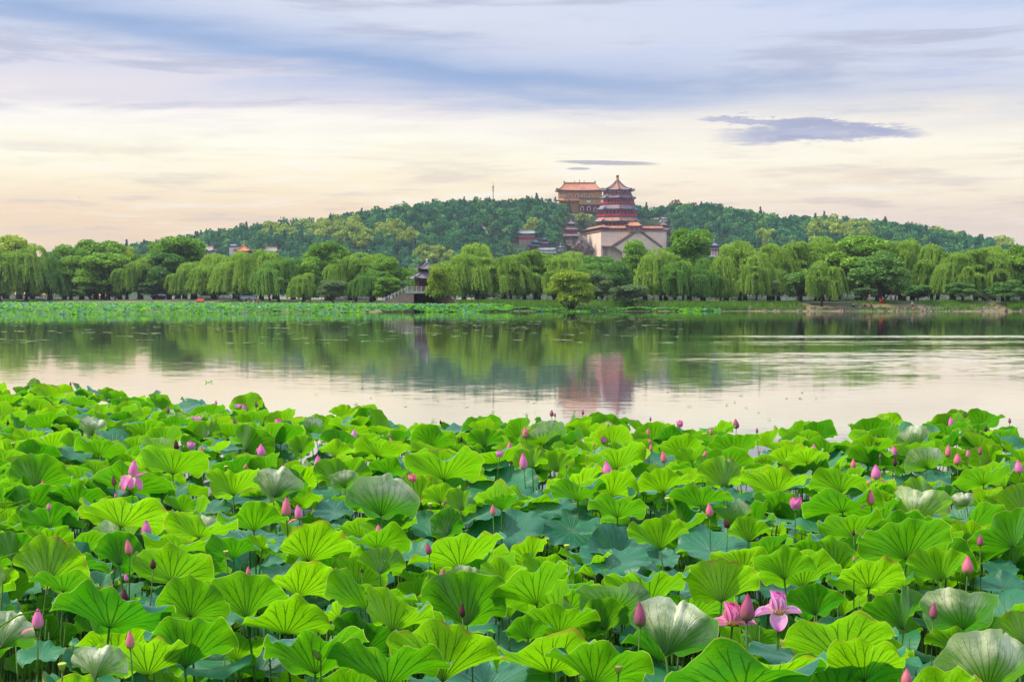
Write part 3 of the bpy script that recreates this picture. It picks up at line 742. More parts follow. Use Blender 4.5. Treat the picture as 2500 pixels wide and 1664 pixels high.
def sq_window(parent, x, z, w, h, y, frame, pane, name='window'):
    f = MB().box(x-w/2-0.15, x+w/2+0.15, y-0.18, y+0.1, z-0.15, z+h+0.15).build(name, frame, parent)
    p_ = MB().box(x-w/2, x+w/2, y-0.24, y-0.1, z, z+h).build('pane', pane, parent); p_.parent = f
# --- the octagonal tower
D = 1050; cx, cy = pxx(1507, D), D; s = D/FPX; A0 = -PI/2 + R(3)
zb = pz(566, D)
tw = empty('temple_tower', (cx, cy, zb), 0, 'red octagonal four-storey tower with orange and green tiled eaves above the stone platform', 'temple tower')
def storey(y0, y1, rcol, rwall, winmat, arches=True, rail=True):
    z0, z1 = pz(y1, D), pz(y0, D); n = 8
    MB().prism(ngon(cx, cy, rwall, 8, A0), z0, z1).build('storey_wall', M['red_dark'] if arches else M['red'], tw)
    fh = (z1-z0)*0.2
    mb = MB(); po, pi_ = ngon(cx, cy, rcol, 8, A0), ngon(cx, cy, rcol-0.35, 8, A0)
    for i in range(8):
        a, b = po[i], po[(i+1) % 8]; c_, d_ = pi_[i], pi_[(i+1) % 8]
        mb.prism([a, b, d_, c_], z1-fh, z1-0.02)
    mb.build('painted_frieze', M['frieze'], tw)
    po2, pi2 = ngon(cx, cy, rcol+0.18, 8, A0), ngon(cx, cy, rcol-0.2, 8, A0)
    if rail:
        mb = MB()
        for i in range(8):
            a, b = po2[i], po2[(i+1) % 8]; c_, d_ = pi2[i], pi2[(i+1) % 8]
            mb.prism([a, b, d_, c_], z0, z0+(z1-z0)*0.24)
        mb.build('railing', M['red'], tw)
    # columns and panels on the sides that face the lake
    for i in range(8):
        a, b = po[i], po[(i+1) % 8]
        if (a[1]+b[1])/2 > cy + 2: continue
        for k in range(4):
            x = a[0]+(b[0]-a[0])*k/4; y = a[1]+(b[1]-a[1])*k/4
            x += (cx-x)*0.012; y += (cy-y)*0.012
            MB().tube([(x, y, z0+0.05), (x, y, z1-fh*0.5)], 0.36, 7).build('column', M['red'], tw)
        wl = ngon(cx, cy, rwall, 8, A0); a, b = Vector(wl[i]).to_3d(), Vector(wl[(i+1) % 8]).to_3d()
        dr = (b-a).normalized(); nr = Vector((dr.y, -dr.x, 0))
        for k in range(3 if rwall > 9 else 2):
            kk = 3 if rwall > 9 else 2
            c0 = a.lerp(b, (k+0.5)/kk); w_ = (b-a).length/kk*0.32
            p0, p1 = c0-dr*w_, c0+dr*w_
            q0, q1 = p0+nr*0.14, p1+nr*0.14
            MB().prism([(q0.x, q0.y), (q1.x, q1.y), (p1.x, p1.y), (p0.x, p0.y)], z0+(z1-z0)*0.3, z0+(z1-z0)*0.74).build('window', winmat, tw)
storey(464, 475.5, 10.3, 9.8, M['white_wall'], arches=False, rail=False)
storey(483.5, 499, 12.8, 10.6, M['red'])
storey(511.5, 529, 15.0, 12.6, M['red'])
storey(541, 560, 15.6, 12.8, M['brown'])
for z0, z1, r_ in ((499, 502.5, 12.2), (529, 534, 14.6), (475.0, 476.5, 10.4)):
    MB().prism(ngon(cx, cy, r_, 8, A0), pz(z1, D), pz(z0, D)).build('cornice', M['frieze'], tw)
    MB().prism(ngon(cx, cy, r_+0.25, 8, A0), pz(z0+1.0, D), pz(z0-0.2, D)).build('cornice', M['coping'], tw)
for yt, ye, rt, re, lift, mt in ((440, 464.5, 0.6, 12.2, 0.7, 't_orange'), (475.5, 484, 10.0, 13.0, 0.6, 't_mauve'), (502, 511.5, 12.6, 15.2, 0.6, 't_mauve'), (532.5, 541, 14.6, 17.1, 0.6, 't_orange')):
    roof(tw, ngon(cx, cy, re, 8, A0), ngon(cx, cy, rt, 8, A0), pz(ye, D), pz(yt, D), lift, M[mt], th=0.9, curve=1.9 if rt < 2 else 1.4, ridge=M['edge'], rr=0.34 if rt < 2 else 0.26)
z = pz(441, D)
f = MB().lathe([(1.5, z-0.3), (1.35, z+0.6), (0.8, z+0.9), (1.25, z+1.4), (0.7, z+1.9), (0.5, z+2.1)], 10, (cx, cy)).build('finial', M['gold'], tw, True)
g_ = MB().lathe([(0.5, z+2.1), (1.0, z+2.6), (1.15, z+3.3), (1.0, z+3.8), (0.75, z+4.0), (0.25, z+4.1)], 10, (cx, cy)).build('finial_ball', M['rust'], tw, True); g_.parent = f
a = ngon(cx, cy, 9.95, 8, A0)
mb = MB(); px0 = pxx(1518.5, D); mb.box(px0, px0+1.7, cy-10.5, cy-10.2, pz(473, D), pz(465, D)); mb.build('name_board', M['plaque'], tw)
# --- stone platform
def quadwall(pts_px, D0, D1, parent, name, m):
    mb = MB(); n = len(pts_px)
    mb.add([P(a, b, D0) for a, b in pts_px] + [P(a, b, D0)[:1] + (D1,) + P(a, b, D0)[2:] for a, b in pts_px],
           [tuple(range(n-1, -1, -1)), tuple(range(n, 2*n))] + [(i, (i+1) % n, n+(i+1) % n, n+i) for i in range(n)])
    return mb.build(name, m, parent)
fl, fr_ = (pxx(1467, 1020), 1020), (pxx(1626, 1020), 1020); bl, br = (pxx(1421, 1078), 1078), (pxx(1640, 1085), 1085)
zt = pz(565, 1020)
pf = empty('stone_platform', ((fl[0]+fr_[0])/2, 1040, 15), 0, 'huge pale cream stone terrace wall with zigzag stairs below the octagonal tower', 'platform')
MB().prism([fl, fr_, br, bl], 8, zt).build('platform_wall', M['cream'], pf)
o4 = 0.5
MB().prism([(fl[0]-o4, fl[1]-o4), (fr_[0]+o4, fr_[1]-o4), (br[0]+o4, br[1]), (bl[0]-o4, bl[1])], zt, zt+0.8).build('coping', M['coping'], pf)
w_ = 2.6
quadwall([(1552, 562), (1557, 565.5), (1496, 603), (1491, 600.5)], 1015.5, 1020.1, pf, 'stair_parapet', M['coping'])
quadwall([(1470, 599.5), (1492, 600.5), (1496, 603), (1470, 602.6)], 1015.4, 1020.1, pf, 'landing_parapet', M['coping'])
quadwall([(1492, 600.5), (1497, 600), (1519, 614), (1515, 616.5)], 1015.3, 1020.1, pf, 'stair_parapet', M['coping'])
quadwall([(1560, 562), (1565, 562), (1618, 601), (1614, 603.5)], 1015.5, 1020.1, pf, 'stair_parapet', M['coping'])
quadwall([(1557, 566), (1560, 566), (1612, 603.5), (1600, 640), (1519, 640), (1519, 617), (1500, 604)], 1016.2, 1020.1, pf, 'stair_ramp', M['cream'])
quadwall([(1472, 602.7), (1483, 602.9), (1483, 640), (1472, 640)], 1018.6, 1020.1, pf, 'doorway', M['stone'])
quadwall([(1538, 562), (1575, 562), (1575, 566), (1538, 566)], 1014.6, 1020.1, pf, 'landing', M['coping'])
# --- galleries, gate hall and corner pavilions on the platform
def hall(name, x0, x1, yr, ye, yb, D, dep, tile, wall, label, cat='building', inset=0.22, eo=3.0, lift=0.7, nwin=0, winm=None, base=None, basem=None, ridgem=None, rr=0.3, curve=1.7, group=None, ww=0.34, winy=(0.25, 0.7), gable=False, colm=None, ncol=0):
    X0, X1 = pxx(x0, D), pxx(x1, D); s_ = D/FPX; e_ = eo*s_
    zbm = pz(base if base else yb, D)
    p = empty(name, ((X0+X1)/2, D+dep/2, zbm), 0, label, cat, group)
    if base: MB().box(X0-0.2, X1+0.2, D-0.3, D+dep, zbm, pz(yb, D)).build('base_wall', M[basem], p)
    z0, z1 = pz(yb, D), pz(ye, D)
    MB().box(X0, X1, D, D+dep, z0, z1).build('wall', M[wall], p)
    MB().box(X0-0.25, X1+0.25, D-0.3, D+0.06, z1-(z1-z0)*0.16, z1+0.1).build('painted_frieze', M['frieze'], p)
    cyy = D+dep/2; L = X1-X0
    tx0, tx1 = X0+L*inset-e_*0.3, X1-L*inset+e_*0.3
    roof(p, rect(X0-e_, X1+e_, D-e_, D+dep+e_), [(tx0, cyy-0.1), (tx1, cyy-0.1), (tx1, cyy+0.1), (tx0, cyy+0.1)], z1, pz(yr, D), lift, M[tile], th=0.45, ridge=M[ridgem or 'edge'], rr=rr, curve=curve)
    for i in range(nwin):
        x = X0+L*(i+0.5)/nwin; w0 = L/nwin*ww
        sq_window(p, x, z0+(z1-z0)*winy[0], w0*2, (z1-z0)*(winy[1]-winy[0]), D, M[winm or 'white_wall'], M['frieze'])
    for i in range(ncol):
        x = X0+0.2+(L-0.4)*i/(ncol-1); MB().tube([(x, D-0.35, z0), (x, D-0.35, z1-0.1)], 0.16*max(1, s_*3), 6).build('column', M[colm or 'red'], p)
    return p
hall('gallery', 1470, 1528, 551.0, 556.5, 564.3, 1023, 5, 't_orange', 'red_dark', 'long red gallery left of the gate on the stone platform', inset=0.02, eo=1.0, lift=0.1, ridgem='t_orange', rr=0.2, ncol=11)
hall('gallery', 1568, 1617, 551.5, 557, 564.3, 1023, 5, 't_orange', 'red_dark', 'shorter red gallery right of the gate on the stone platform', inset=0.02, eo=1.0, lift=0.1, ridgem='t_orange', rr=0.2, ncol=9)
hall('gate_hall', 1531, 1565, 541, 551, 564.8, 1019.8, 7, 't_orange2', 'red', 'red gate hall with bright orange roof at the head of the stairs', inset=0.2, eo=3.2, lift=0.8, rr=0.25, ncol=5, nwin=3, winm='red_dark')
# side gallery running back along the left edge of the platform
p = empty('side_gallery', ((fl[0]+bl[0])/2, 1048, zt+0.8), 0, 'narrow gallery running back along the left edge of the platform', 'gallery')
dx, dy = bl[0]-fl[0], bl[1]-fl[1]; L_ = math.hypot(dx, dy); ux, uy = dx/L_, dy/L_; nx_, ny_ = -uy, ux
if nx_ < 0: nx_, ny_ = -nx_, -ny_
q = lambda a, b: (fl[0]+ux*a+nx_*b, fl[1]+uy*a+ny_*b)
MB().prism([q(3, 1.2), q(L_-2, 1.2), q(L_-2, 5), q(3, 5)], zt+0.8, zt+3.2).build('wall', M['red_dark'], p)
roof(p, [q(1.5, 0.2), q(1.5, 6), q(L_-1, 6), q(L_-1, 0.2)], [q(3, 3), q(3, 3.2), q(L_-3, 3.2), q(L_-3, 3)], zt+3.2, zt+5.0, 0.2, M['t_orange'], th=0.4)
def pavilion(name, px, D, tiers, tile, label, cat='pavilion', base=None, basem='white', nside=4, fin='gold', a0=PI/4, ridgem='edge', colm=None, rr=0.22, group=None, finh=1.2):
    """tiers from the top: (y apex/top, y eave, half width px, y body bottom, body half width px, wall material)"""
    s_ = D/FPX; x = pxx(px, D); cyy = D+tiers[-1][2]*s_
    yb = tiers[-1][3]; zb_ = pz(base[0] if base else yb, D)
    p = empty(name, (x, cyy, zb_), 0, label, cat, group)
    k = math.sqrt(2) if nside == 4 else 1.04
    if base: MB().prism(ngon(x, cyy, base[1]*s_*k, nside, a0), zb_, pz(yb, D)).build('base', M[basem], p)
    for i, (yt, ye, hw, yb_, bw, wm) in enumerate(tiers):
        rt = 0.15 if i == 0 else tiers[i-1][4]*s_*k
        roof(p, ngon(x, cyy, hw*s_*k*0.94, nside, a0), ngon(x, cyy, rt, nside, a0), pz(ye, D), pz(yt, D), 0.16*hw*s_*0.5, M[tile], th=0.3*max(0.4, s_*3), ridge=M[ridgem], rr=rr, curve=1.9 if i == 0 else 1.4)
        z0, z1 = pz(yb_, D), pz(ye, D)-0.05
        MB().prism(ngon(x, cyy, bw*s_*k*0.86, nside, a0), z0, z1).build('wall', M[wm], p)
        MB().prism(ngon(x, cyy, bw*s_*k*0.93, nside, a0), z1-(z1-z0)*0.16, z1).build('painted_frieze', M['frieze'], p)
        pp = ngon(x, cyy, bw*s_*k*0.97, nside, a0)
        for j in range(nside):
            a, b = pp[j], pp[(j+1) % nside]
            for kk in range(3 if nside == 4 else 1):
                xx, yy2 = a[0]+(b[0]-a[0])*kk/3, a[1]+(b[1]-a[1])*kk/3
                MB().tube([(xx, yy2, z0), (xx, yy2, z1)], 0.09*bw*s_**0.7*0.6, 6).build('column', M[colm or 'red'], p)
    zt_ = pz(tiers[0][0], D)
    if fin: MB().lathe([(0.45*rr*3, zt_-0.2), (0.4*rr*3, zt_+0.25*finh), (0.25*rr*3, zt_+0.4*finh), (0.5*rr*3, zt_+0.65*finh), (0.35*rr*3, zt_+0.9*finh), (0.05, zt_+finh)], 8, (x, cyy)).build('finial', M[fin], p, True)
    return p
pavilion('corner_pavilion', 1394, 1000, [(536, 545.5, 14.5, 551.5, 9, 'red_dark'), (551, 560, 18.5, 571.5, 15, 'red')], 't_mauve', 'two-tiered red pavilion on the brown rock left of the platform', base=(575.5, 18), basem='white')
pavilion('corner_pavilion', 1619, 1026, [(539, 548.5, 14, 553, 9, 'red_dark'), (552.5, 560.5, 18, 574, 13, 'red')], 't_mauve', 'two-tiered red pavilion at the right end of the platform gallery', base=(590, 14), basem='stone')
# --- rock below the left pavilion
def rock(name, cx_, cy_, cz_, rx, ry, rz_, seed, m, label, cat='rock', group=None, sub=4, amp=0.28, kind=None):
    import mathutils
    bm_ = __import__('bmesh').new(); __import__('bmesh').ops.create_icosphere(bm_, subdivisions=sub, radius=1)
    o_ = Vector((seed*3.7, seed*1.3, seed*7.1))
    for v in bm_.verts:
        p_ = v.co.copy()
        n_ = mathutils.noise.fractal(p_*1.3+o_, 1.0, 2.0, 5); n2 = mathutils.noise.fractal(p_*4+o_, 1.0, 2.0, 3)
        k_ = 1+amp*n_*1.6+amp*0.35*n2
        v.co = Vector((p_.x*rx*k_, p_.y*ry*k_, p_.z*rz_*k_))
    me = bpy.data.meshes.new(name); bm_.to_mesh(me); bm_.free(); me.materials.append(m)
    return tag(link(name, me, None, (cx_, cy_, cz_)), label, cat, group, kind)
x, y, z = P(1397, 600, 1004)
rock('rock_outcrop', x, y+6, z, 8.2, 10, 11.5, 2, M['rock'], 'pinkish brown rock outcrop under the left platform pavilion')
x, y, z = P(1424, 606, 1010); rock('rock_outcrop', x, y+4, z, 6, 8, 8.5, 5, M['rock'], 'lower brown rock leaning against the pale platform wall')
# --- yellow hall behind
D = 1110; S_ = D/FPX
X0, X1 = pxx(1364, D), pxx(1469, D); z0, z1 = pz(484, D), pz(464, D)
yh = empty('temple_hall', ((X0+X1)/2, D+8, pz(520, D)), 0, 'ochre temple hall with orange hipped roof and white arched windows behind the tower', 'temple hall')
MB().box(X0, X1, D, D+18, z0, z1).build('wall', M['ochre'], yh)
MB().box(X0-0.3, X1+0.3, D-0.4, D+0.05, z1-1.4, z1+0.1).build('cornice', M['coping'], yh)
ro = roof(yh, rect(pxx(1360, D), pxx(1471, D), D-2, D+20), [(pxx(1378, D), D+8.8), (pxx(1454, D), D+8.8), (pxx(1454, D), D+9.2), (pxx(1378, D), D+9.2)], z1, pz(446, D), 0.7, M['t_orange'], th=0.8, curve=1.9, ridge=M['t_orange'], rr=0.4, edge=M['coping'])
for px_, yt_ in ((1378, 442), (1393, 443), (1404, 438.5), (1415.5, 436), (1427, 438.5), (1438, 443), (1453, 442)):
    x = pxx(px_, D); zz = pz(446, D); h_ = pz(yt_, D)-zz
    o_ = MB().tube([(x, D+9, zz), (x, D+9, zz+h_*0.35), (x, D+9, zz+h_)], [0.55, 0.35, 0.12], 6).build('ridge_ornament', M['coping'], yh); o_.parent = ro
for px_ in (1391.5, 1408, 1425, 1442): arch_window(yh, pxx(px_, D), pz(480.5, D), 1.1, 1.9, D, M['white'], M['shade'], 0.45)
for px_ in (1367.5, 1373, 1378.5): arch_window(yh, pxx(px_, D), pz(480.5, D), 0.6, 1.5, D, M['white'], M['ochre'], 0.3)
roof(yh, rect(pxx(1361, D), pxx(1420, D), D-3.4, D+2), [(X0+0.2, D-0.1), (pxx(1418, D), D-0.1), (pxx(1418, D), D), (X0+0.2, D)], pz(490, D), pz(482.5, D), 0.3, M['t_orange'], th=0.5, edge=M['coping'])
MB().box(X0+0.5, pxx(1416, D), D-0.8, D+15, pz(520, D), pz(489, D)).build('lower_wall', M['ochre'], yh)
D2 = D-5
lw = MB().box(pxx(1414, D2), pxx(1466, D2), D2, D2+10, pz(521, D2), pz(484, D2)).build('gate_wall', M['ochre'], yh)
MB().box(pxx(1413, D2), pxx(1467, D2), D2-0.4, D2+0.5, pz(485.5, D2), pz(483, D2)).build('cornice', M['edge'], yh)
MB().box(pxx(1413, D2), pxx(1467, D2), D2-0.7, D2+0.02, pz(520.5, D2), pz(499.5, D2)).build('red_band', M['red_dark'], yh)
sq_window(yh, pxx(1437, D2), pz(494, D2), 2.6, 1.3, D2, M['white'], M['white_wall'])
for px_, yb_ in ((1437, 515), (1453, 517), (1421, 515)): arch_window(yh, pxx(px_, D2), pz(yb_, D2), 1.9, 3.2, D2-0.7, M['white'], M['red_dark'], 0.4, 'gateway')
# --- red hillside hall and its small dark pavilions
hall('hillside_hall', 1268, 1305, 562, 570, 585.5, 978, 9, 't_pale', 'red', 'red hall with pale roof standing on a tall stone base, left of the rock', inset=0.1, eo=4.2, nwin=5, winy=(0.5, 0.82), base=606, basem='stone', ridgem='t_pale', ww=0.3)
pavilion('dark_pavilion', 1307, 962, [(583, 590.5, 13, 594.5, 8, 'brown'), (594, 600, 19, 609, 15, 'brown')], 't_dark', 'dark two-tiered pavilion at the foot of the red hillside hall', fin=None)
pavilion('dark_pavilion', 1328.5, 960, [(577, 584, 9.5, 588.5, 6, 'red_dark'), (588, 593.5, 13.5, 606, 9, 'red')], 't_dark', 'slim dark-roofed pavilion with red walls right of the red hillside hall', fin=None)
hall('low_building', 1312, 1358, 603.5, 610, 618, 945, 6, 't_pale', 'white_wall', 'low building with long pale grey roof below the dark pavilions', inset=0.08, eo=1.5)
pavilion('small_pavilion', 1369, 950, [(597, 603.5, 11, 612, 7, 'grey_wall' if 'grey_wall' in M else 'white_wall')], 't_pale', 'tiny pale-roofed pavilion in the trees below the brown rock', nside=6)
pavilion('white_pavilion', 1744, 930, [(588, 599, 14.5, 604.5, 9.5, 'red_dark'), (604, 609, 13.5, 623, 10.5, 'white_wall')], 't_grey', 'grey-roofed two-storey pavilion with white walls on the hillside right of the platform', base=(630, 12.5), basem='white_wall', fin='white')
quadwall([(1726, 627), (1748, 629), (1748, 640), (1726, 640)], 925, 929, None, 'retaining_wall', M['red'])
tag(bpy.context.scene.collection.objects[-1], 'pinkish red retaining wall below the white hillside pavilion', 'wall')
hall('hillside_roof_house', 1612, 1630, 529, 534, 541, 1062, 6, 't_pale', 'white_wall', 'pale-roofed house half hidden by trees right of the tower', inset=0.15, eo=2)
hall('hillside_roof_house', 1626, 1640, 522, 527, 533, 1075, 6, 't_pale', 'white_wall', 'higher small pale-roofed house among trees right of the tower', inset=0.15, eo=2)
# --- houses on the left slope
hall('courtyard_house', 484, 520, 600.5, 612, 626, 912, 9, 't_pale', 'white_wall', 'house with grey roof and orange corner at the left foot of the hill', inset=0.15, eo=3.5, ridgem='t_orange', nwin=3, winm='red')
pavilion('orange_pavilion', 592, 915, [(597, 612, 22, 628, 15, 'white_wall')], 't_orange2', 'orange pyramid-roofed pavilion above the shore willows on the left', ridgem='t_orange', rr=0.35)
hall('courtyard_house', 560, 578, 595, 600, 622, 925, 7, 't_pale', 'white_wall', 'white-walled house just left of the orange pavilion', inset=0.1, eo=1.6)
hall('courtyard_house', 646, 676, 602.5, 614, 628, 916, 9, 't_pale', 'white_wall', 'grey-roofed house with orange ridge right of the orange pavilion', inset=0.15, eo=3, ridgem='t_orange', nwin=3, winm='red')
# --- wall stair on the hill, mast, hilltop posts
def hit(px, py):
    lo = 860
    for Dk in np.arange(870, 1200, 1.0):
        x_, y_, z_ = P(px, py, Dk)
        if float(ground_z(x_, Dk)) + 1.0 > z_: return (x_, Dk, z_)
    return P(px, py, 1120)
p0 = [hit(*q_) for q_ in ((1148, 517), (1151, 532), (1169, 551), (1192, 576))]
mb = MB()
for a, b in zip(p0, p0[1:]):
    a, b = Vector(a), Vector(b); dr = (b-a); dr.z = 0; n_ = Vector((1.0, 0.2, 0))*0.9
    mb.add([a-n_+Vector((0, 0, -6)), a+n_+Vector((0, 0, -6)), a+n_+Vector((0, 0, 2.6)), a-n_+Vector((0, 0, 2.6)), b-n_+Vector((0, 0, -6)), b+n_+Vector((0, 0, -6)), b+n_+Vector((0, 0, 2.6)), b-n_+Vector((0, 0, 2.6))],
           [(0, 1, 2, 3), (7, 6, 5, 4), (0, 4, 5, 1), (1, 5, 6, 2), (2, 6, 7, 3), (3, 7, 4, 0)])
tag(mb.build('hillside_stair_wall', M['stone'], origin=p0[2]), 'pinkish stair wall zigzagging down the wooded slope below the mast', 'stair wall')
x, y, z = P(1204, 447, 1122); zb = float(ground_z(x, y))
mast = empty('radio_mast', (x, y, zb), 0, 'thin brown radio mast standing on the hilltop skyline', 'mast')
MB().tube([(x, y, zb), (x, y, z-2)], [0.34, 0.26], 6).build('pole', M['rust'], mast)
MB().tube([(x, y, z-2.2), (x, y, z+1.0)], [0.14, 0.08], 5).build('rod', M['rust'], mast)
for dz in (2.4, 3.6, 5.4):
    MB().box(x-0.75, x+0.75, y-0.5, y+0.5, z-dz-0.55, z-dz).build('antenna', M['rust'], mast)
# ---------------------------------------------------------------- lake pavilion and its bridge
D = 306; s_ = D/FPX; cx = pxx(1040, D)
br_ = empty('stone_bridge', (cx, D+3, -1.0), 0, 'stone water-gate bridge with stairs and marble rail under the grey pavilion', 'bridge')
zd = pz(711, D)
hw = 47*s_; ow = 30*s_
MB().box(cx-hw, cx-ow, D, D+6.5, -1.5, zd-0.45).build('pier', M['stone'], br_)
MB().box(cx+ow, cx+hw, D, D+6.5, -1.5, zd-0.45).build('pier', M['stone'], br_)
MB().box(cx-ow, cx+ow, D+6.0, D+6.3, -1.5, zd-0.45).build('shade_panel', M['shade'], br_)  # dark panel put in for the shade inside the water-gate opening
MB().box(cx-hw-0.15, cx+hw+0.15, D-0.2, D+6.8, zd-0.45, zd).build('deck', M['rail'], br_)
for sg in (-1, 1):
    ln_ = 58 if sg < 0 else 26; xa, xb_ = cx+sg*hw, cx+sg*(hw+ln_*s_)
    pts = [(xa, -1.2), (xb_, -1.2), (xb_, pz(738, D)), (xa, zd-0.02)]
    if sg < 0: pts = pts[::-1]
    MB().add([(a, D+0.3, b) for a, b in pts]+[(a, D+5.8, b) for a, b in pts], [(0, 1, 2, 3), (7, 6, 5, 4), (0, 4, 5, 1), (1, 5, 6, 2), (2, 6, 7, 3), (3, 7, 4, 0)]).build('stair_flank', M['stone'], br_)
    for k in range(7 if sg < 0 else 3):
        f_ = (k+0.5)/(7 if sg < 0 else 3); x_ = xa+(xb_-xa)*f_; z_ = zd+(pz(738, D)-zd)*f_
        MB().box(x_-0.1, x_+0.1, D+0.3, D+0.5, z_, z_+1.05).build('rail_post', M['rail'], br_)
    MB().tube([(xa, D+0.4, zd+0.75), (xb_, D+0.4, pz(738, D)+0.75)], 0.07, 5).build('rail', M['rail'], br_)
    MB().tube([(xa, D+0.4, zd+0.35), (xb_, D+0.4, pz(738, D)+0.35)], 0.06, 5).build('rail', M['rail'], br_)
for k in range(9):
    x_ = cx-hw+0.12+(2*hw-0.24)*k/8
    MB().box(x_-0.1, x_+0.1, D-0.05, D+0.15, zd, zd+1.15).build('rail_post', M['rail'], br_)
for z_, h_ in ((0.82, 0.12), (0.12, 0.1), (0.48, 0.08)): MB().box(cx-hw+0.1, cx+hw-0.1, D, D+0.1, zd+z_, zd+z_+h_).build('rail', M['rail'], br_)
lp = pavilion('lake_pavilion', 1040, D+0.4, [(641, 656, 28, 664, 16, 'brown'), (663, 679, 39, 711, 24, 'brown')], 't_grey', 'grey-roofed double-eaved pavilion with white finial on the stone bridge', fin='white', nside=4, a0=PI/4+0.25, ridgem='t_grey', colm='brown', rr=0.1, finh=0.95)
# ---------------------------------------------------------------- shore structures
bal = empty('marble_balustrade', (60, 385, 1.7), 0, 'long white marble balustrade along the far edge of the causeway on the right', 'balustrade')
sh = lambda x: float(lerp_pts(x, SHORE)) + 86
pm = MB().box(-0.16, 0.16, -0.16, 0.16, 0, 1.35).add(*(lambda b: (b.v, b.f))(MB().lathe([(0.12, 1.35), (0.17, 1.5), (0.12, 1.7), (0.02, 1.78)], 8)))
me = bpy.data.meshes.new('post'); me.from_pydata(pm.v, [], pm.f); me.materials.append(M['white'])
xs_ = np.linspace(-30, 142, 84)
for x_ in xs_: link('post', me, bal, (x_-60, sh(x_)-385, 0))
mb = MB()
for a, b in zip(xs_, xs_[1:]):
    ya, yb_ = sh(a), sh(b)
    for z0_, z1_ in ((0.15, 0.72), (0.95, 1.15)):
        mb.add([(a, ya-0.08, 1.7+z0_), (b, yb_-0.08, 1.7+z0_), (b, yb_-0.08, 1.7+z1_), (a, ya-0.08, 1.7+z1_), (a, ya+0.08, 1.7+z0_), (b, yb_+0.08, 1.7+z0_), (b, yb_+0.08, 1.7+z1_), (a, ya+0.08, 1.7+z1_)],
               [(0, 1, 2, 3), (7, 6, 5, 4), (0, 4, 5, 1), (3, 2, 6, 7)])
mb.build('rail_panels', M['white'], bal)
bal = empty('marble_balustrade', (-70, 440, 1.6), 0, 'white marble balustrade behind the willows left of the stone bridge', 'balustrade')
xs_ = np.linspace(-118, -34, 42)
for x_ in xs_: link('post', me, bal, (x_+70, sh(x_)-440, 0))
mb = MB()
for a, b in zip(xs_, xs_[1:]):
    ya, yb_ = sh(a), sh(b)
    for z0_, z1_ in ((0.15, 0.72), (0.95, 1.15)):
        mb.add([(a, ya-0.08, 1.6+z0_), (b, yb_-0.08, 1.6+z0_), (b, yb_-0.08, 1.6+z1_), (a, ya-0.08, 1.6+z1_)], [(0, 1, 2, 3)])
mb.build('rail_panels', M['white'], bal)
M['yellow_paint'] = surf('yellow_canopy', lin(226,160,52), lin(206,140,50), 1, 0.6)
M['blue_paint'] = surf('blue_black_canopy', lin(48,62,84), lin(40,50,70), 1, 0.6)
M['red_paint'] = surf('red_boat_paint', lin(176,58,46), lin(150,48,44), 1, 0.6)
def boat(px, D, L, roofm, hullm, label, group=None, z=0.0, h=2.6):
    x = pxx(px, D); e = empty('tour_boat', (x, D, z), 0, label, 'boat', group)
    pr = [(-L/2, 0.9), (-L/2*0.86, 0.1), (L/2*0.86, 0.1), (L/2, 0.95)]
    vs = []
    for xx, zz in ((-0.5, 0.95), (-0.42, 0.0), (0.42, 0.0), (0.5, 0.95)): vs += [(x+xx*L, D-1.0*(0.4 if abs(xx) > .45 else 1), z+zz), (x+xx*L, D+1.0*(0.4 if abs(xx) > .45 else 1), z+zz)]
    MB().add(vs, [(0, 2, 4, 6), (7, 5, 3, 1), (0, 1, 3, 2), (2, 3, 5, 4), (4, 5, 7, 6), (0, 6, 7, 1)]).build('hull', M[hullm], e)
    for k in range(4):
        for sg in (-1, 1): MB().cbox(x-L*0.33+k*L*0.22, D+sg*0.8, z+0.8, 0.12, 0.12, h-0.9).build('post', M['red_dark'], e)
    zt_ = z+h
    MB().add([(x-L*.4, D-1.1, zt_), (x+L*.4, D-1.1, zt_), (x+L*.4, D+1.1, zt_), (x-L*.4, D+1.1, zt_), (x-L*.34, D, zt_+0.6), (x+L*.34, D, zt_+0.6)], [(0, 1, 5, 4), (1, 2, 5), (2, 3, 4, 5), (3, 0, 4), (0, 3, 2, 1)]).build('canopy', M[roofm], e)
    return e
boat(28, 500, 11, 'yellow_paint', 'white', 'yellow-roofed boat behind the first willow trunks on the left shore', z=0.1, h=3.2)
boat(76, 502, 10, 'yellow_paint', 'white', 'second yellow-roofed boat, between the left willow trunks', z=0.1, h=3.2)
boat(118, 504, 7, 'yellow_paint', 'white', 'small yellow-roofed boat third from the left', z=0.1, h=3.0)
boat(198, 496, 9, 'yellow_paint', 'red_paint', 'orange-roofed boat left of the leaning black trunk', z=0.1, h=3.6)
boat(244, 498, 7, 'yellow_paint', 'white', 'yellow-roofed boat partly behind the leaning black trunk', z=0.1, h=2.8)
boat(606, 352, 5.2, 'blue_paint', 'red_paint', 'red boat with dark blue canopy moored at the back of the lotus bed', z=0.35, h=2.2)
boat(490, 376, 2.6, 'red_paint', 'red_paint', 'small red rowing boat by the willow roots left of the blue-canopied boat', z=0.5, h=1.2)
hut = hall('lakeside_hut', 371, 402, 718.5, 722, 741, 404, 4, 't_grey', 'white_wall', 'white lakeside hut with grey roof under the left willows', inset=0.05, eo=1.5, nwin=5, winm='blue_paint', lift=0.05, rr=0.05)
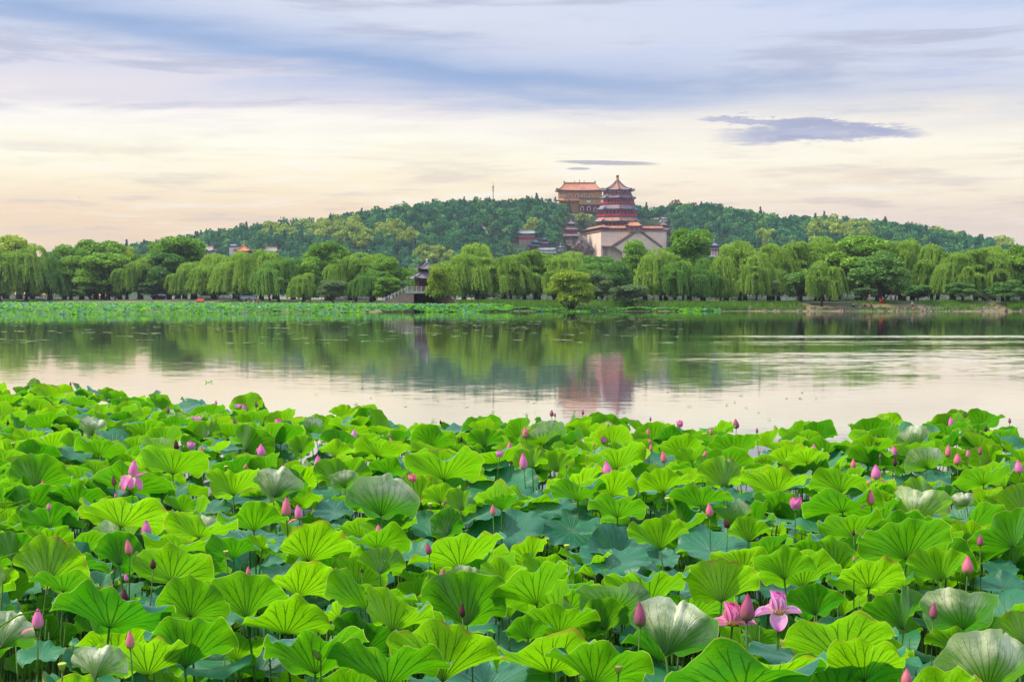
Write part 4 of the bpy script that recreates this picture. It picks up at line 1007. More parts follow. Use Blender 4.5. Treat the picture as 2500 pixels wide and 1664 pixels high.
# ---------------------------------------------------------------- bank growth
M['grass'] = foliage('bank_grass', lin(52,92,32), lin(112,156,56), lin(100,150,40), 0.3)
n = 30000; X_ = rg.uniform(-30, 140, n); S0 = lerp_pts(X_, SHORE); t_ = rg.uniform(0, 1, n)
Y_ = S0 + 0.2 + 11*t_**1.2
keep = (np.sin(X_*0.35)+np.sin(X_*0.13+2)+0.9*np.sin(Y_*0.9+X_*0.2)+rg.normal(size=n)*0.5) > np.where((X_ > 62) & (X_ < 112), 0.7, -0.9)
X_, Y_ = X_[keep], Y_[keep]
Z_ = ground_z(X_, Y_)+0.15
q, f = cards(np.stack([X_, Y_, Z_], 1), 0.2, rg.uniform(0.4, 1.0, len(X_)), rg, 0.6)
tag(link('bank_grass', np_mesh('bank_grass', q, f, False, rg.uniform(size=len(f)), mats=[M['grass']])), 'tufted green grass covering the far bank', 'grass', kind='stuff')
n = 9000; X_ = np.where(rg.uniform(size=n) < 0.6, rg.uniform(104, 125, n), rg.uniform(-2, 50, n)); Y_ = lerp_pts(X_, SHORE)+rg.uniform(0, 5, n)
q, f = cards(np.stack([X_, Y_, ground_z(X_, Y_)+rg.uniform(0.1, 1.1, n)], 1), 0.14, 0.9, rg, 0.7)
tag(link('bank_reeds', np_mesh('bank_reeds', q, f, False, rg.uniform(size=len(f)), mats=[M['grass']])), 'tall reeds along the water edge of the far bank', 'reeds', kind='stuff')
vs = []; fs = []
for i in range(300):
    x_ = rg.uniform(-10, 125); y_ = float(lerp_pts(x_, SHORE))+rg.uniform(-0.6, 2.5)*(1 if x_ > 50 else 0.5); z_ = max(0.0, float(ground_z(x_, y_))); r_ = rg.uniform(0.08, 0.32)*(1.3 if 60 < x_ < 112 else 1)
    b = len(vs)
    for k in range(6): vs.append((x_+r_*1.6*math.cos(k*PI/3), y_+r_*math.sin(k*PI/3), z_-0.1))
    for k in range(6): vs.append((x_+r_*1.1*math.cos(k*PI/3+.3), y_+r_*0.8*math.sin(k*PI/3+.3), z_+r_*rg.uniform(0.6, 1.1)))
    fs += [(b+k, b+(k+1) % 6, b+6+(k+1) % 6, b+6+k) for k in range(6)] + [(b+6, b+7, b+8, b+9), (b+6, b+9, b+10, b+11)]
mb = MB(); mb.add(vs, fs); tag(mb.build('shore_stones', surf('shore_stone', lin(150,136,116), lin(104,96,80), 2, 0.9)), 'small pale stones scattered along the far water edge', 'stones', kind='stuff')
for i, (px, py, r_) in enumerate(((2060, 752, .5), (2098, 750, .7), (2150, 748, .6), (2190, 752, .55), (2260, 753, .5), (2300, 750, .6), (1500, 750, .6))):
    x, y, z = G(px, 757, 0.4); y = float(lerp_pts(x, SHORE))+2.2
    rock('shore_rock', x, y, 0.55, r_*1.5, r_, r_*0.8, i+3, M['rock'], 'pale brown boulder on the far bank near the fisherman and the seated people', group='boulders on the far bank', sub=2)
# ---------------------------------------------------------------- people
SK = surf('skin', lin(196,150,124), lin(186,140,116), 3, 0.6)
HAIR = surf('black_hair', lin(36,30,30), lin(28,24,24), 3, 0.6)
CL = {}
def cloth(c):
    if c not in CL: CL[c] = surf('cloth_%d' % len(CL), lin(*c), lin(*[int(v*0.82) for v in c]), 4, 0.9)
    return CL[c]
def skin_obj(name, verts, edges, rads, m, parent, root=0, sub=2):
    me = bpy.data.meshes.new(name); me.from_pydata(verts, edges, []); me.materials.append(m)
    o_ = link(name, me, parent)
    md = o_.modifiers.new('skin', 'SKIN')
    for i, r_ in enumerate(rads):
        me.skin_vertices[0].data[i].radius = (r_, r_)
    me.skin_vertices[0].data[root].use_root = True
    md.use_smooth_shade = True
    o_.modifiers.new('sub', 'SUBSURF').levels = sub; o_.modifiers['sub'].render_levels = sub
    return o_
def person(x, y, z, pose, shirt, trousers, label, rz=0, hat=None, group=None):
    e = empty('person', (x, y, z), rz, label, 'person', group)
    if pose == 'sit': hip = 0.42; kn = (0.36, 0.46); ft = (0.40, 0.06)
    else: hip = 0.92; kn = (0.03, 0.5); ft = (0.0, 0.06)
    lean = 0.1 if pose == 'sit' else (0.05 if pose == 'fish' else 0.0)
    sh_ = hip+0.5; f = -1
    V = [(0, 0, hip), (0, f*lean*0.4, hip+0.25), (0, f*lean, sh_), (0, f*lean*1.3, sh_+0.11), (0, f*(lean*1.3+0.02), sh_+0.2), (0, f*(lean*1.3+0.02), sh_+0.31), (0, f*(lean*1.3+0.12), sh_+0.2)]
    E = [(0, 1), (1, 2), (2, 3), (3, 4), (4, 5), (4, 6)]; Rr = [0.15, 0.14, 0.16, 0.055, 0.095, 0.075, 0.02]
    for sg in (-1, 1):
        b = len(V)
        V += [(sg*0.10, 0, hip-0.06), (sg*0.12, f*kn[0], kn[1]), (sg*0.12, f*ft[0], ft[1]+0.04), (sg*0.13, f*(ft[0]+0.16), ft[1]-0.02)]
        E += [(0, b), (b, b+1), (b+1, b+2), (b+2, b+3)]; Rr += [0.095, 0.065, 0.04, 0.035]
        a = len(V)
        if pose == 'fish': el_, ha = (sg*0.26, f*(lean+0.12), sh_-0.27), (sg*0.14, f*(lean+0.36), sh_-0.18)
        elif pose == 'sit': el_, ha = (sg*0.26, f*(lean+0.1), sh_-0.24), (sg*0.16, f*(lean+0.3), sh_-0.32)
        else: el_, ha = (sg*0.25, f*lean+0.02, sh_-0.29), (sg*0.25, f*(lean+0.08), sh_-0.54)
        V += [(sg*0.19, f*lean, sh_-0.02), el_, ha]
        E += [(2, a), (a, a+1), (a+1, a+2)]; Rr += [0.06, 0.043, 0.03]
        dv = Vector(ha)-Vector(el_); dv.normalize(); sd_ = dv.cross(Vector((0, 0, 1))) if abs(dv.z) < 0.9 else Vector((0, 1, 0)); sd_.normalize()
        c_ = len(V); palm = Vector(ha)+dv*0.07; V.append(tuple(palm)); E.append((a+2, c_)); Rr.append(0.032)
        for k in range(4):
            tip = palm+dv*(0.075+0.012*(1.5-abs(k-1.5)))+sd_*(k-1.5)*0.02; V.append(tuple(tip)); E.append((c_, len(V)-1)); Rr.append(0.009)
        V.append(tuple(Vector(ha)+dv*0.06+sd_*0.055)); E.append((a+2, len(V)-1)); Rr.append(0.01)
    skin_obj('body', V, E, Rr, SK, e)
    # shirt, trousers and hair follow the body
    V2 = [(0, 0, hip-0.05)]+V[1:3]; E2 = [(0, 1), (1, 2)]; R2 = [0.175, 0.165, 0.185]
    V3 = [(0, 0, hip)]; E3 = []; R3 = [0.17]
    for i, sg in enumerate((-1, 1)):
        b = 7+i*13
        k0 = len(V3); V3 += [V[b], V[b+1], V[b+2]]; E3 += [(0, k0), (k0, k0+1), (k0+1, k0+2)]; R3 += [0.115, 0.085, 0.062]
        k0 = len(V2); V2 += [V[b+4], V[b+5]]; E2 += [(2, k0), (k0, k0+1)]; R2 += [0.08, 0.062]
    skin_obj('shirt', V2, E2, R2, cloth(shirt), e, sub=1); skin_obj('trousers', V3, E3, R3, cloth(trousers), e, sub=1)
    hx = V[5]
    MB().lathe([(0.06, -0.02), (0.105, 0.0), (0.112, 0.06), (0.09, 0.12), (0.03, 0.15)], 10, (hx[0], hx[1]+0.02)).build('hat' if hat else 'hair', cloth(hat) if hat else HAIR, e, True, origin=(0, 0, -(hx[2]-0.09)))
    return e
def on_shore(px, dD): x = 0; 
for px, dy_, pose, sc_, tc_, lb, rz, hat in (
  (2228, 1.0, 'fish', (150,190,214), (52,56,74), 'person in light blue shirt standing at the water edge, fishing', 0.2, (120,110,100)),
  (2186, 24, 'stand', (196,44,52), (60,50,60), 'person in red shirt standing beside the straight black willow trunk', 0.5, None),
  (2175, 22, 'stand', (60,70,90), (50,50,60), 'person in dark clothes left of the red-shirted person', 1.0, None),
  (2124, 14, 'stand', (214,120,130), (200,190,190), 'person in pink top standing under the great spreading tree', -0.4, None),
  (2083, 3.2, 'sit', (196,196,214), (40,40,52), 'person in pale shirt sitting on the stony bank', 0.6, None),
  (2112, 3.4, 'sit', (206,96,90), (90,50,60), 'seated person in coral shirt, left of two sitting together', 0.2, None),
  (2127, 3.0, 'sit', (170,40,60), (70,40,60), 'seated person in crimson shirt, right of two sitting together', -0.2, None),
  (1594, 22, 'stand', (226,176,40), (60,60,80), 'person in yellow shirt on the path behind the willow curtain', 0, None),
  (1482, 16, 'stand', (226,220,224), (120,90,90), 'person in white shirt beside the bluish shrub tree', 0, None),
  (627, 2.0, 'stand', (226,60,66), (40,40,60), 'person with red top standing right of the blue-canopied boat', 0, None),
  (619, 1.0, 'stand', (230,226,230), (150,40,60), 'person in white shirt beside the blue-canopied boat', 0, None)):
    for it in range(3):
        if it == 0: Dk = 310.0
        x = pxx(px, Dk); Dk = float(lerp_pts(x, SHORE)) + dy_
    person(x, Dk, max(0.05, float(ground_z(x, Dk))-0.02), pose, sc_, tc_, lb, rz, hat)
x = pxx(2228, 296); yk = float(lerp_pts(x, SHORE))+0.6
rod = MB().tube([(x-0.15, yk, 1.6), (x-1.6, yk-2.6, 3.0), (x-2.4, yk-4.2, 3.2)], [0.02, 0.014, 0.006], 5).build('fishing_rod', M['rust'], origin=(x, yk, 1.6)); tag(rod, 'thin fishing rod held by the person in light blue', 'fishing rod')
def bucket(px, dy_, c, lb, s_=1.0):
    x = pxx(px, 297); y = float(lerp_pts(x, SHORE))+dy_; z = max(0.1, float(ground_z(x, y)))
    e = empty('bucket', (x, y, z), 0, lb, 'bucket')
    MB().lathe([(0.17*s_, z), (0.23*s_, z+0.42*s_), (0.21*s_, z+0.42*s_), (0.16*s_, z+0.1)], 12, (x, y)).build('pail', cloth(c), e, True)
    MB().tube([(x-0.22*s_, y, z+0.4*s_), (x-0.15*s_, y, z+0.58*s_), (x, y, z+0.64*s_), (x+0.15*s_, y, z+0.58*s_), (x+0.22*s_, y, z+0.4*s_)], 0.012, 4).build('handle', M['white'], e)
bucket(2234, 0.8, (236,120,40), 'orange bucket at the feet of the fishing person', 1.1)
bucket(2176, 7.0, (206,44,50), 'large red tub on the bank above the stones', 2.2)
# birds high over the lake
for i, (px, py, D_) in enumerate(((497, 350, 260), (178, 316, 300), (194, 482, 280))):
    x, y, z = P(px, py, D_); s_ = 0.22
    e = empty('bird', (x, y, z), i*1.1, ('bird gliding in the pale sky above the left part of the hill', 'highest of the distant birds over the left shore', 'lowest distant bird, just above the left shore trees')[i], 'bird')
    vs = [(0, -0.5, 0), (0.1, 0, 0.06), (0, 0.5, 0), (-0.1, 0, 0.06), (0, 0, -0.12), (1.1, 0.1, 0.35), (2.0, 0.25, 0.15), (1.0, 0.3, 0.33), (-1.1, 0.1, 0.35), (-2.0, 0.25, 0.15), (-1.0, 0.3, 0.33), (0.2, 0.9, 0.03), (-0.2, 0.9, 0.03)]
    fs = [(0, 1, 4), (0, 4, 3), (0, 3, 1), (1, 2, 4), (4, 2, 3), (3, 2, 1), (1, 5, 7), (5, 6, 7), (3, 10, 8), (8, 10, 9), (2, 11, 12), (1, 7, 2), (3, 2, 10)]
    mb = MB(); mb.add([(a*s_, b*s_, c_*s_) for a, b, c_ in vs], fs); mb.build('body', HAIR, e, origin=(0, 0, 0))
# ---------------------------------------------------------------- lotus
def lotus_leaf_mat():
    m, t = newmat('lotus_leaf')
    uv = t.n('ShaderNodeUVMap', uv_map='UVMap').outputs[0]
    s = t.sep(uv)
    geo = t.n('ShaderNodeNewGeometry')
    oi = t.n('ShaderNodeObjectInfo').outputs['Random']
    at = t.n('ShaderNodeAttribute', attribute_name='tone').outputs['Fac']
    rn = t.m('FRACT', t.m('ADD', oi, t.m('MULTIPLY', at, 3.7)))
    NV = 21
    wob = t.m('MULTIPLY', t.m('SUBTRACT', t.noise(t.comb(t.m('MULTIPLY', s[0], 9.0), t.m('MULTIPLY', s[1], 2.0), t.m('MULTIPLY', rn, 10.0)), 1.0, 2), 0.5), 0.5)
    a = t.m('SUBTRACT', t.m('FRACT', t.m('ADD', t.m('MULTIPLY', s[0], NV), wob)), 0.5)
    a = t.m('ABSOLUTE', a)
    fork = t.m('MAXIMUM', t.m('SUBTRACT', s[1], 0.52), 0.0)
    d1 = t.m('ABSOLUTE', t.m('SUBTRACT', a, t.m('MULTIPLY', fork, 0.62)))
    # distance to the vein in leaf units -> constant line width
    dist = t.m('MULTIPLY', t.m('MULTIPLY', d1, s[1]), 2*PI/NV)
    wid = t.m('SUBTRACT', 0.016, t.m('MULTIPLY', s[1], 0.010))
    vein = t.smooth(t.m('DIVIDE', dist, wid), 1.3, 0.35)
    vein = t.m('MULTIPLY', vein, t.smooth(s[1], 0.97, 0.75, 0.0, 1.0))
    fine = t.noise(t.comb(t.m('MULTIPLY', s[0], 95.0), t.m('MULTIPLY', s[1], 26.0), t.m('MULTIPLY', rn, 7.0)), 1.0, 3, 0.6)
    blot = t.noise(t.comb(t.m('MULTIPLY', s[0], 8.0), t.m('MULTIPLY', s[1], 3.0), t.m('MULTIPLY', rn, 17.0)), 1.0, 3, 0.6)
    hub = t.smooth(s[1], 0.075, 0.03)
    # upper face: waxy blue-green
    topc = t.mix(rn, TOP_A, TOP_B)
    topc = t.mix(t.m('MULTIPLY', t.smooth(fine, 0.3, 0.7), 0.35), topc, TOP_C)
    topc = t.mix(t.m('MULTIPLY', vein, 0.35), topc, lin(96,150,104))
    # under face: pale yellow-green, light shining through the blade
    und = t.mix(rn, UND_A, UND_B)
    pale = t.m('MULTIPLY', t.smooth(at, 1.2, 1.5), t.m('MULTIPLY', t.smooth(s[1], 0.15, 0.75), t.smooth(blot, 0.3, 0.6, 0.45, 1.0)))  # sky light reflected off folded undersides, painted into the blade as a whitish tint
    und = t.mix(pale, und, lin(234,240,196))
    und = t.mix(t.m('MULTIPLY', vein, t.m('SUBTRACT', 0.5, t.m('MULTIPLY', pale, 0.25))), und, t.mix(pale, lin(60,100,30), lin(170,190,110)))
    trc = t.mix(rn, TR_A, TR_B)
    trc = t.mix(t.m('MULTIPLY', t.smooth(fine, 0.35, 0.7), 0.28), trc, kd(TR_A, 0.55))
    trc = t.mix(t.m('MULTIPLY', t.smooth(blot, 0.45, 0.75), 0.4), trc, kd(TR_B, 0.7))
    trc = t.mix(t.m('MULTIPLY', vein, 0.72), trc, kd(TR_A, 0.16))
    trc = t.mix(hub, trc, kd(TR_A, 0.08))
    edge = t.m('MULTIPLY', t.smooth(s[1], 0.978, 0.995), 0.5)
    trc = t.mix(edge, trc, lin(214,226,96))
    # brown spots on a few leaves
    sp = t.m('MULTIPLY', t.smooth(t.noise(t.comb(t.m('MULTIPLY', s[0], 30.0), t.m('MULTIPLY', s[1], 8.0), t.m('MULTIPLY', rn, 31.0)), 1.0, 2), 0.74, 0.8), t.smooth(rn, 0.6, 0.8))
    trc = t.mix(t.m('MULTIPLY', sp, 0.6), trc, lin(120,86,30)); und = t.mix(t.m('MULTIPLY', sp, 0.6), und, lin(140,100,50))
    ebn = t.m('MULTIPLY', t.m('MULTIPLY', t.smooth(s[1], 0.88, 0.99), t.smooth(blot, 0.5, 0.62)), t.smooth(rn, 0.5, 0.7))
    trc = t.mix(t.m('MULTIPLY', ebn, 0.8), trc, lin(150,110,40)); und = t.mix(t.m('MULTIPLY', ebn, 0.8), und, lin(150,116,60)); topc = t.mix(t.m('MULTIPLY', ebn, 0.7), topc, lin(140,112,60))
    bmp = t.n('ShaderNodeBump'); bmp.inputs['Distance'].default_value = 0.012; bmp.inputs['Strength'].default_value = 0.7
    t.set(bmp.inputs['Height'], t.m('ADD', t.m('MULTIPLY', vein, 0.8), t.m('MULTIPLY', fine, 0.45)))
    back = geo.outputs['Backfacing']
    dif = t.n('ShaderNodeBsdfDiffuse'); t.set(dif.inputs[0], t.mix(back, topc, und)); t.set(dif.inputs['Normal'], bmp.outputs[0])
    tra = t.n('ShaderNodeBsdfTranslucent'); t.set(tra.inputs[0], trc); t.set(tra.inputs['Normal'], bmp.outputs[0])
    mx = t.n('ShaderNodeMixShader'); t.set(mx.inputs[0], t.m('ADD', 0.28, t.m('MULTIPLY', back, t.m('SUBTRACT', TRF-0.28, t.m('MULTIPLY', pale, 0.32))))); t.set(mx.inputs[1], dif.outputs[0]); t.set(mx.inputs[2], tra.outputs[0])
    gl = t.n('ShaderNodeBsdfGlossy'); gl.inputs['Roughness'].default_value = 0.42; t.set(gl.inputs['Normal'], bmp.outputs[0]); gl.inputs[0].default_value = (0.9, 0.96, 1, 1)
    fr = t.n('ShaderNodeLayerWeight'); fr.inputs[0].default_value = 0.25; t.set(fr.inputs['Normal'], bmp.outputs[0])
    gf = t.m('ADD', 0.02, t.m('MULTIPLY', fr.outputs['Fresnel'], t.m('ADD', 0.42, t.m('MULTIPLY', back, -0.32))))
    m2 = t.n('ShaderNodeMixShader'); t.set(m2.inputs[0], gf); t.set(m2.inputs[1], mx.outputs[0]); t.set(m2.inputs[2], gl.outputs[0])
    o = t.n('ShaderNodeOutputMaterial'); t.set(o.inputs[0], m2.outputs[0])
    return m
TOP_A, TOP_B, TOP_C = lin(20,92,62), lin(42,122,70), lin(52,128,96)
UND_A, UND_B = lin(74,136,12), lin(124,170,30)
TR_A, TR_B = lin(60,144,1), lin(140,206,2)
TRF = 0.76
M['leaf'] = lotus_leaf_mat()
M['stalk'] = surf('lotus_stalk', lin(84,124,34), lin(44,74,24), 6, 0.6)
lg = np.random.default_rng(23)
def leaf_geo(g, el=35, a2=None, ruf=1.0, folds=(), nt=72, nr=14):
    """unit-radius lotus leaf funnel; the half towards -y faces the viewer"""
    th = np.linspace(-PI, PI, nt+1)+PI/2; r = np.linspace(0, 1, nr+1)
    T, Rr = np.meshgrid(th, r, indexing='ij')
    tt = T
    p = g.uniform(0, 2*PI, 8)
    a2 = g.uniform(4, 17) if a2 is None else a2
    k1 = int(g.integers(4, 7)); k2 = int(g.integers(8, 13))
    E = el*(1.22-0.42*Rr) + a2*np.cos(2*(tt-p[0]))*Rr + g.uniform(3, 10)*np.cos(3*tt+p[1])*Rr
    E = E + ruf*(13*np.sin(k1*tt+p[2])*Rr**2 + 17*np.sin(k2*tt+p[3]+1.2*np.sin(2*tt+p[5]))*Rr**3.5 + 6*np.sin(17*tt+p[6])*Rr**6)
    E = E - 16*np.clip(Rr-0.72, 0, 1)/0.28*g.uniform(0.2, 1.3)
    for ang, wd, am, r0 in folds:
        dd_ = (tt-ang+PI) % (2*PI)-PI
        E = E + am*np.exp(-(dd_/wd)**2)*sstep(Rr, r0, min(1.0, r0+0.4))
    E = np.radians(E)
    O = 1+0.05*np.cos(2*tt+p[4])+0.035*np.cos(3*tt+p[1])+0.025*np.sin(k1*tt+p[5])+0.012*np.sin(k2*tt+p[7])+0.008*np.sin(19*tt+p[2])
    for q_ in (PI/2, -PI/2+g.uniform(-.3, .3)):
        dd_ = (tt-q_+PI) % (2*PI)-PI; O = O-0.06*np.exp(-(dd_/0.09)**2)
    dr = 1.0/nr
    rho = np.cumsum(np.concatenate([np.zeros((nt+1, 1)), np.cos(E[:, 1:]/2+E[:, :-1]/2)*dr], 1), 1)*O
    zz = np.cumsum(np.concatenate([np.zeros((nt+1, 1)), np.sin(E[:, 1:]/2+E[:, :-1]/2)*dr], 1), 1)*O
    wx, wy = rho*np.cos(T), rho*np.sin(T)
    zz = zz + ruf*Rr*0.055*(np.sin(3.1*wx+p[0])*np.cos(2.7*wy+p[2])+0.7*np.sin(5.3*wx+2.2*wy+p[6]))
    V = np.stack([wx, wy, zz], -1).reshape(-1, 3)
    UV = np.stack([(T-PI/2+PI)/(2*PI), Rr], -1).reshape(-1, 2)
    i = (np.arange(nt)[:, None]*(nr+1)+np.arange(nr)[None, :]).ravel()
    F = np.stack([i, i+1, i+nr+2, i+nr+1], 1)      # outward, counter-clockwise from above: front face = upper side
    return V, F, UV
def rotm(tilt, lean, yaw):
    return np.array((Matrix.Rotation(yaw, 3, 'Z') @ Matrix.Rotation(lean, 3, 'Y') @ Matrix.Rotation(-tilt, 3, 'X')))
def stalk_mesh(h, g, r=0.0075, bend=0.06, n=7, name='leaf_stalk', m=None):
    a = g.uniform(0, 2*PI); bx, by = bend*math.cos(a), bend*math.sin(a)
    mb = MB(); k = 7
    mb.tube([(bx*math.sin(PI*i/(k-1))*1.4 + (1-i/(k-1))*bx*2, by*math.sin(PI*i/(k-1))*1.4 + (1-i/(k-1))*by*2, -0.35+(h+0.35)*i/(k-1)) for i in range(k)], [r*(1.25-0.3*i/(k-1)) for i in range(k)], n)
    me = bpy.data.meshes.new(name); me.from_pydata(mb.v, [], mb.f); me.materials.append(m or M['stalk'])
    me.polygons.foreach_set('use_smooth', [True]*len(me.polygons)); return me
# leaves read from the photograph: kind, stalk top x,y, width, height (photo pixels), sideways lean in degrees
HERO = [
 ('u',116,1427,176,116,4),('u',267,1533,289,115,0),('u',418,1420,190,93,0),('u',452,1632,217,123,8),('u',154,1444,160,52,0),('u',290,1380,130,83,0),
 ('u',465,1506,180,96,0),('u',602,1509,205,110,0),('p',230,1658,130,118,-14),('p',-2,1585,120,104,8),('t',396,1482,95,24,0),('t',545,1506,110,38,6),
 ('u',360,1650,250,95,-8),('t',100,1600,112,22,0),('u',6,1425,62,78,12),('u',30,1372,120,74,0),('u',170,1284,66,32,10),('u',115,1342,115,58,0),('u',294,1288,205,72,0),
 ('u',486,1313,170,66,0),('u',620,1297,165,70,0),('u',570,1366,128,60,0),('u',430,1346,165,42,0),('u',752,1370,198,95,6),('u',921,1338,152,60,0),
 ('u',927,1402,110,75,0),('u',1122,1388,225,88,-6),('t',1238,1300,172,48,0),('t',1042,1283,88,54,-16),('u',1090,1308,80,68,6),('t',1008,1362,122,36,0),
 ('u',727,1458,170,88,0),('u',695,1549,228,92,0),('u',898,1490,211,100,0),('s',957,1543,160,118,24),('p',1150,1436,125,54,0),('u',1140,1527,210,127,-4),
 ('u',770,1645,240,114,-12),('u',945,1682,290,120,0),('u',1080,1665,275,148,0),('u',1311,1478,187,115,-14),('s',1612,1343,142,80,0),('t',1395,1296,150,50,0),
 ('t',1458,1297,96,34,4),('t',1502,1374,162,28,0),('t',1618,1366,76,24,0),('u',1587,1474,198,84,0),('u',1761,1471,176,104,8),('p',1500,1494,174,70,10),
 ('u',1475,1538,120,82,-4),('u',1366,1550,195,74,0),('P',1625,1602,205,138,16),('u',1342,1644,275,106,0),('u',1815,1694,380,130,0),('u',1450,1672,250,106,6),
 ('t',1738,1346,172,30,-6),('u',1828,1324,112,62,4),('u',1960,1432,198,90,0),('u',1915,1416,150,82,0),('u',2215,1367,219,100,0),('u',2298,1420,142,84,0),
 ('u',2121,1436,176,78,0),('s',2207,1538,150,116,-20),('P',2351,1538,182,106,10),('t',2447,1436,124,48,0),('u',2057,1616,270,124,-6),('u',2110,1664,217,108,0),
 ('P',2412,1688,220,150,24),('u',2373,1292,166,62,0),('u',2474,1336,160,96,-20),('t',1985,1294,132,30,0),('u',2083,1312,157,72,0),('u',1990,1502,155,76,0),
 ('u',2338,1596,150,66,0),('u',1885,1674,262,98,0),('u',2502,1572,122,90,0),('u',83,1195,150,85,-4),('t',203,1118,116,30,0),('u',240,1112,118,44,8),
 ('u',422,1159,160,72,0),('u',570,1211,131,68,0),('u',316,1200,205,68,0),('u',353,1071,112,46,0),('P',222,1063,66,54,0),('P',104,1050,68,38,-16),('u',503,1071,66,44,0),
 ('u',396,1206,66,44,0),('u',187,1234,150,54,0),('u',120,1290,140,62,0),('u',62,1266,60,66,0),('t',172,1270,58,40,8),('t',393,1213,122,18,0),('t',516,1247,92,24,0),
 ('t',490,1143,92,30,0),('p',385,1100,82,30,0),('u',440,1252,86,44,0),('p',667,1214,115,72,0),('u',700,1206,82,64,0),('P',930,1260,171,100,14),('u',1083,1173,182,80,0),
 ('u',919,1114,112,48,10),('u',819,1118,86,46,0),('u',948,1160,99,44,0),('u',1053,1090,105,50,0),('u',735,1105,65,42,0),('u',1075,1229,88,48,0),
 ('s',1125,1247,72,66,16),('t',1225,1194,164,52,0),('u',1225,1246,80,40,0),('u',839,1024,70,36,0),('P',760,1057,60,40,0),('t',679,1053,86,30,0),('t',673,1114,76,30,0),
 ('P',842,1192,76,44,-10),('u',830,1200,136,82,0),('t',812,1252,96,32,0),('t',978,1088,46,26,0),('u',1184,1093,85,46,0),('p',1336,1074,90,46,0),('P',1320,1084,98,34,-6),
 ('u',1300,1143,80,52,0),('u',1507,1147,139,68,0),('u',1355,1151,82,50,0),('t',1600,1128,86,44,0),('u',1411,1225,131,56,0),('u',1491,1215,139,68,0),('u',1507,1264,139,58,0),
 ('u',1620,1202,139,58,0),('u',1711,1238,154,56,0),('u',1769,1187,112,78,0),('u',1796,1115,123,56,0),('u',1636,1076,83,34,0),('u',1897,1203,165,62,0),('t',1780,1216,102,26,0),
 ('t',1336,1246,136,34,0),('u',1459,1042,64,34,0),('u',1507,1041,56,22,0),('u',1752,1061,78,34,0),('u',1947,1067,82,40,0),('u',2172,1052,98,44,0),('t',2160,1060,74,32,0),
 ('P',2234,1096,88,54,10),('u',2399,1042,106,44,0),('u',2340,1040,62,40,-8),('t',2325,1072,72,42,0),('u',2386,1093,72,44,0),('u',2415,1136,82,50,0),('P',2262,1144,92,54,16),
 ('u',2123,1131,110,46,0),('u',2054,1203,144,60,0),('s',2250,1226,92,78,-18),('t',2287,1173,72,48,6),('u',2057,1251,190,56,0),('u',2402,1184,136,58,0),('u',2308,1244,82,66,0),
 ('P',2360,1236,54,54,0),('u',2500,1262,120,96,0),('t',1958,1184,86,34,0),('t',2150,1254,62,24,0),('u',1690,1128,74,40,0),('u',1970,1130,90,40,0),('u',640,1340,90,36,0),
 ('u',1225,1420,110,60,0),('u',1290,1560,110,60,0),('t',690,1400,100,22,0),('t',890,1330,90,20,0),('u',2440,1240,60,40,0),('t',2440,1390,90,24,0),('t',1660,1420,80,30,0),
]
LEAVES = []   # (kind, px, py, wpx, world x,y,z, R, tilt, lean, yaw, mesh data or index)
def hero_leaf(kind, px, py, w, h, lean, i):
    g = np.random.default_rng(100+i)
    z = 1.5+g.uniform(-0.10, 0.10)
    if kind == 't': z -= 0.22
    x, y, z = G(px, py, z)
    wm = w/FPX*y/2
    ratio = h/(w/2)
    folds = []
    if kind in 'up':
        el = 22+ratio*17; tilt = 15+ratio*28
        R_ = wm/math.cos(R(el*0.95))/1.04
        if kind == 'p': folds = [(-PI/2+g.uniform(-.7, .7), 0.55, 60, 0.55)]
        elif g.uniform() < 0.45: folds = [(g.uniform(-PI, 0), 0.3, -75, 0.6)]
        tilt += 6*g.normal()
    elif kind == 's':
        el = 48; tilt = 38; R_ = wm/0.74; folds = [(g.uniform(-1, 0), 0.5, 25, 0.3)]
    elif kind == 'P':
        el = 40; tilt = 36+ratio*6; R_ = wm/0.78; folds = [(-PI/2+g.uniform(-.5, .5), 0.95, 62, 0.38), (PI/2, 0.7, -20, 0.5)]
    else:
        el = 9; tilt = -6-ratio*12+g.normal()*3; R_ = wm/0.98; folds = [(g.uniform(-PI, PI), 0.4, -45, 0.6), (PI/2+g.uniform(-.6, .6), 0.8, 30*ratio, 0.4)]
    yw = g.normal()*8; sd = int(g.integers(1e6))
    for it in range(5):
        V, F, UV = leaf_geo(np.random.default_rng(sd), el, None, 0.85 if kind != 'P' else 0.65, folds)
        rm_ = rotm(R(tilt), R(lean*0.8), R(yw)); Q = (V@rm_.T)*R_+np.array([x, y, z])
        cz, sz_ = cp, sp; dz_ = Q[:, 2]-CAMH; dd2 = Q[:, 1]*cz-dz_*sz_; uu2 = Q[:, 1]*sz_+dz_*cz
        qx = 1250+FPX*Q[:, 0]/dd2; qy = 832-FPX*uu2/dd2
        wa = qx.max()-qx.min(); ha = py-qy.min()
        R_ = min(max(R_*(w*1.08/wa), 0.14), 0.66)
        if kind != 't':
            e_r = (h*1.06-ha)/max(w, 1)
            tilt = min(58, max(27, tilt+e_r*25)); el = min(46, max(13, el+e_r*38))
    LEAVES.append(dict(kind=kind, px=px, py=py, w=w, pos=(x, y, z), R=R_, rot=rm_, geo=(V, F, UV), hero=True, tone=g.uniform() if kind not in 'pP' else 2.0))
for i, a in enumerate(HERO): hero_leaf(*a, i)
VAR = {}
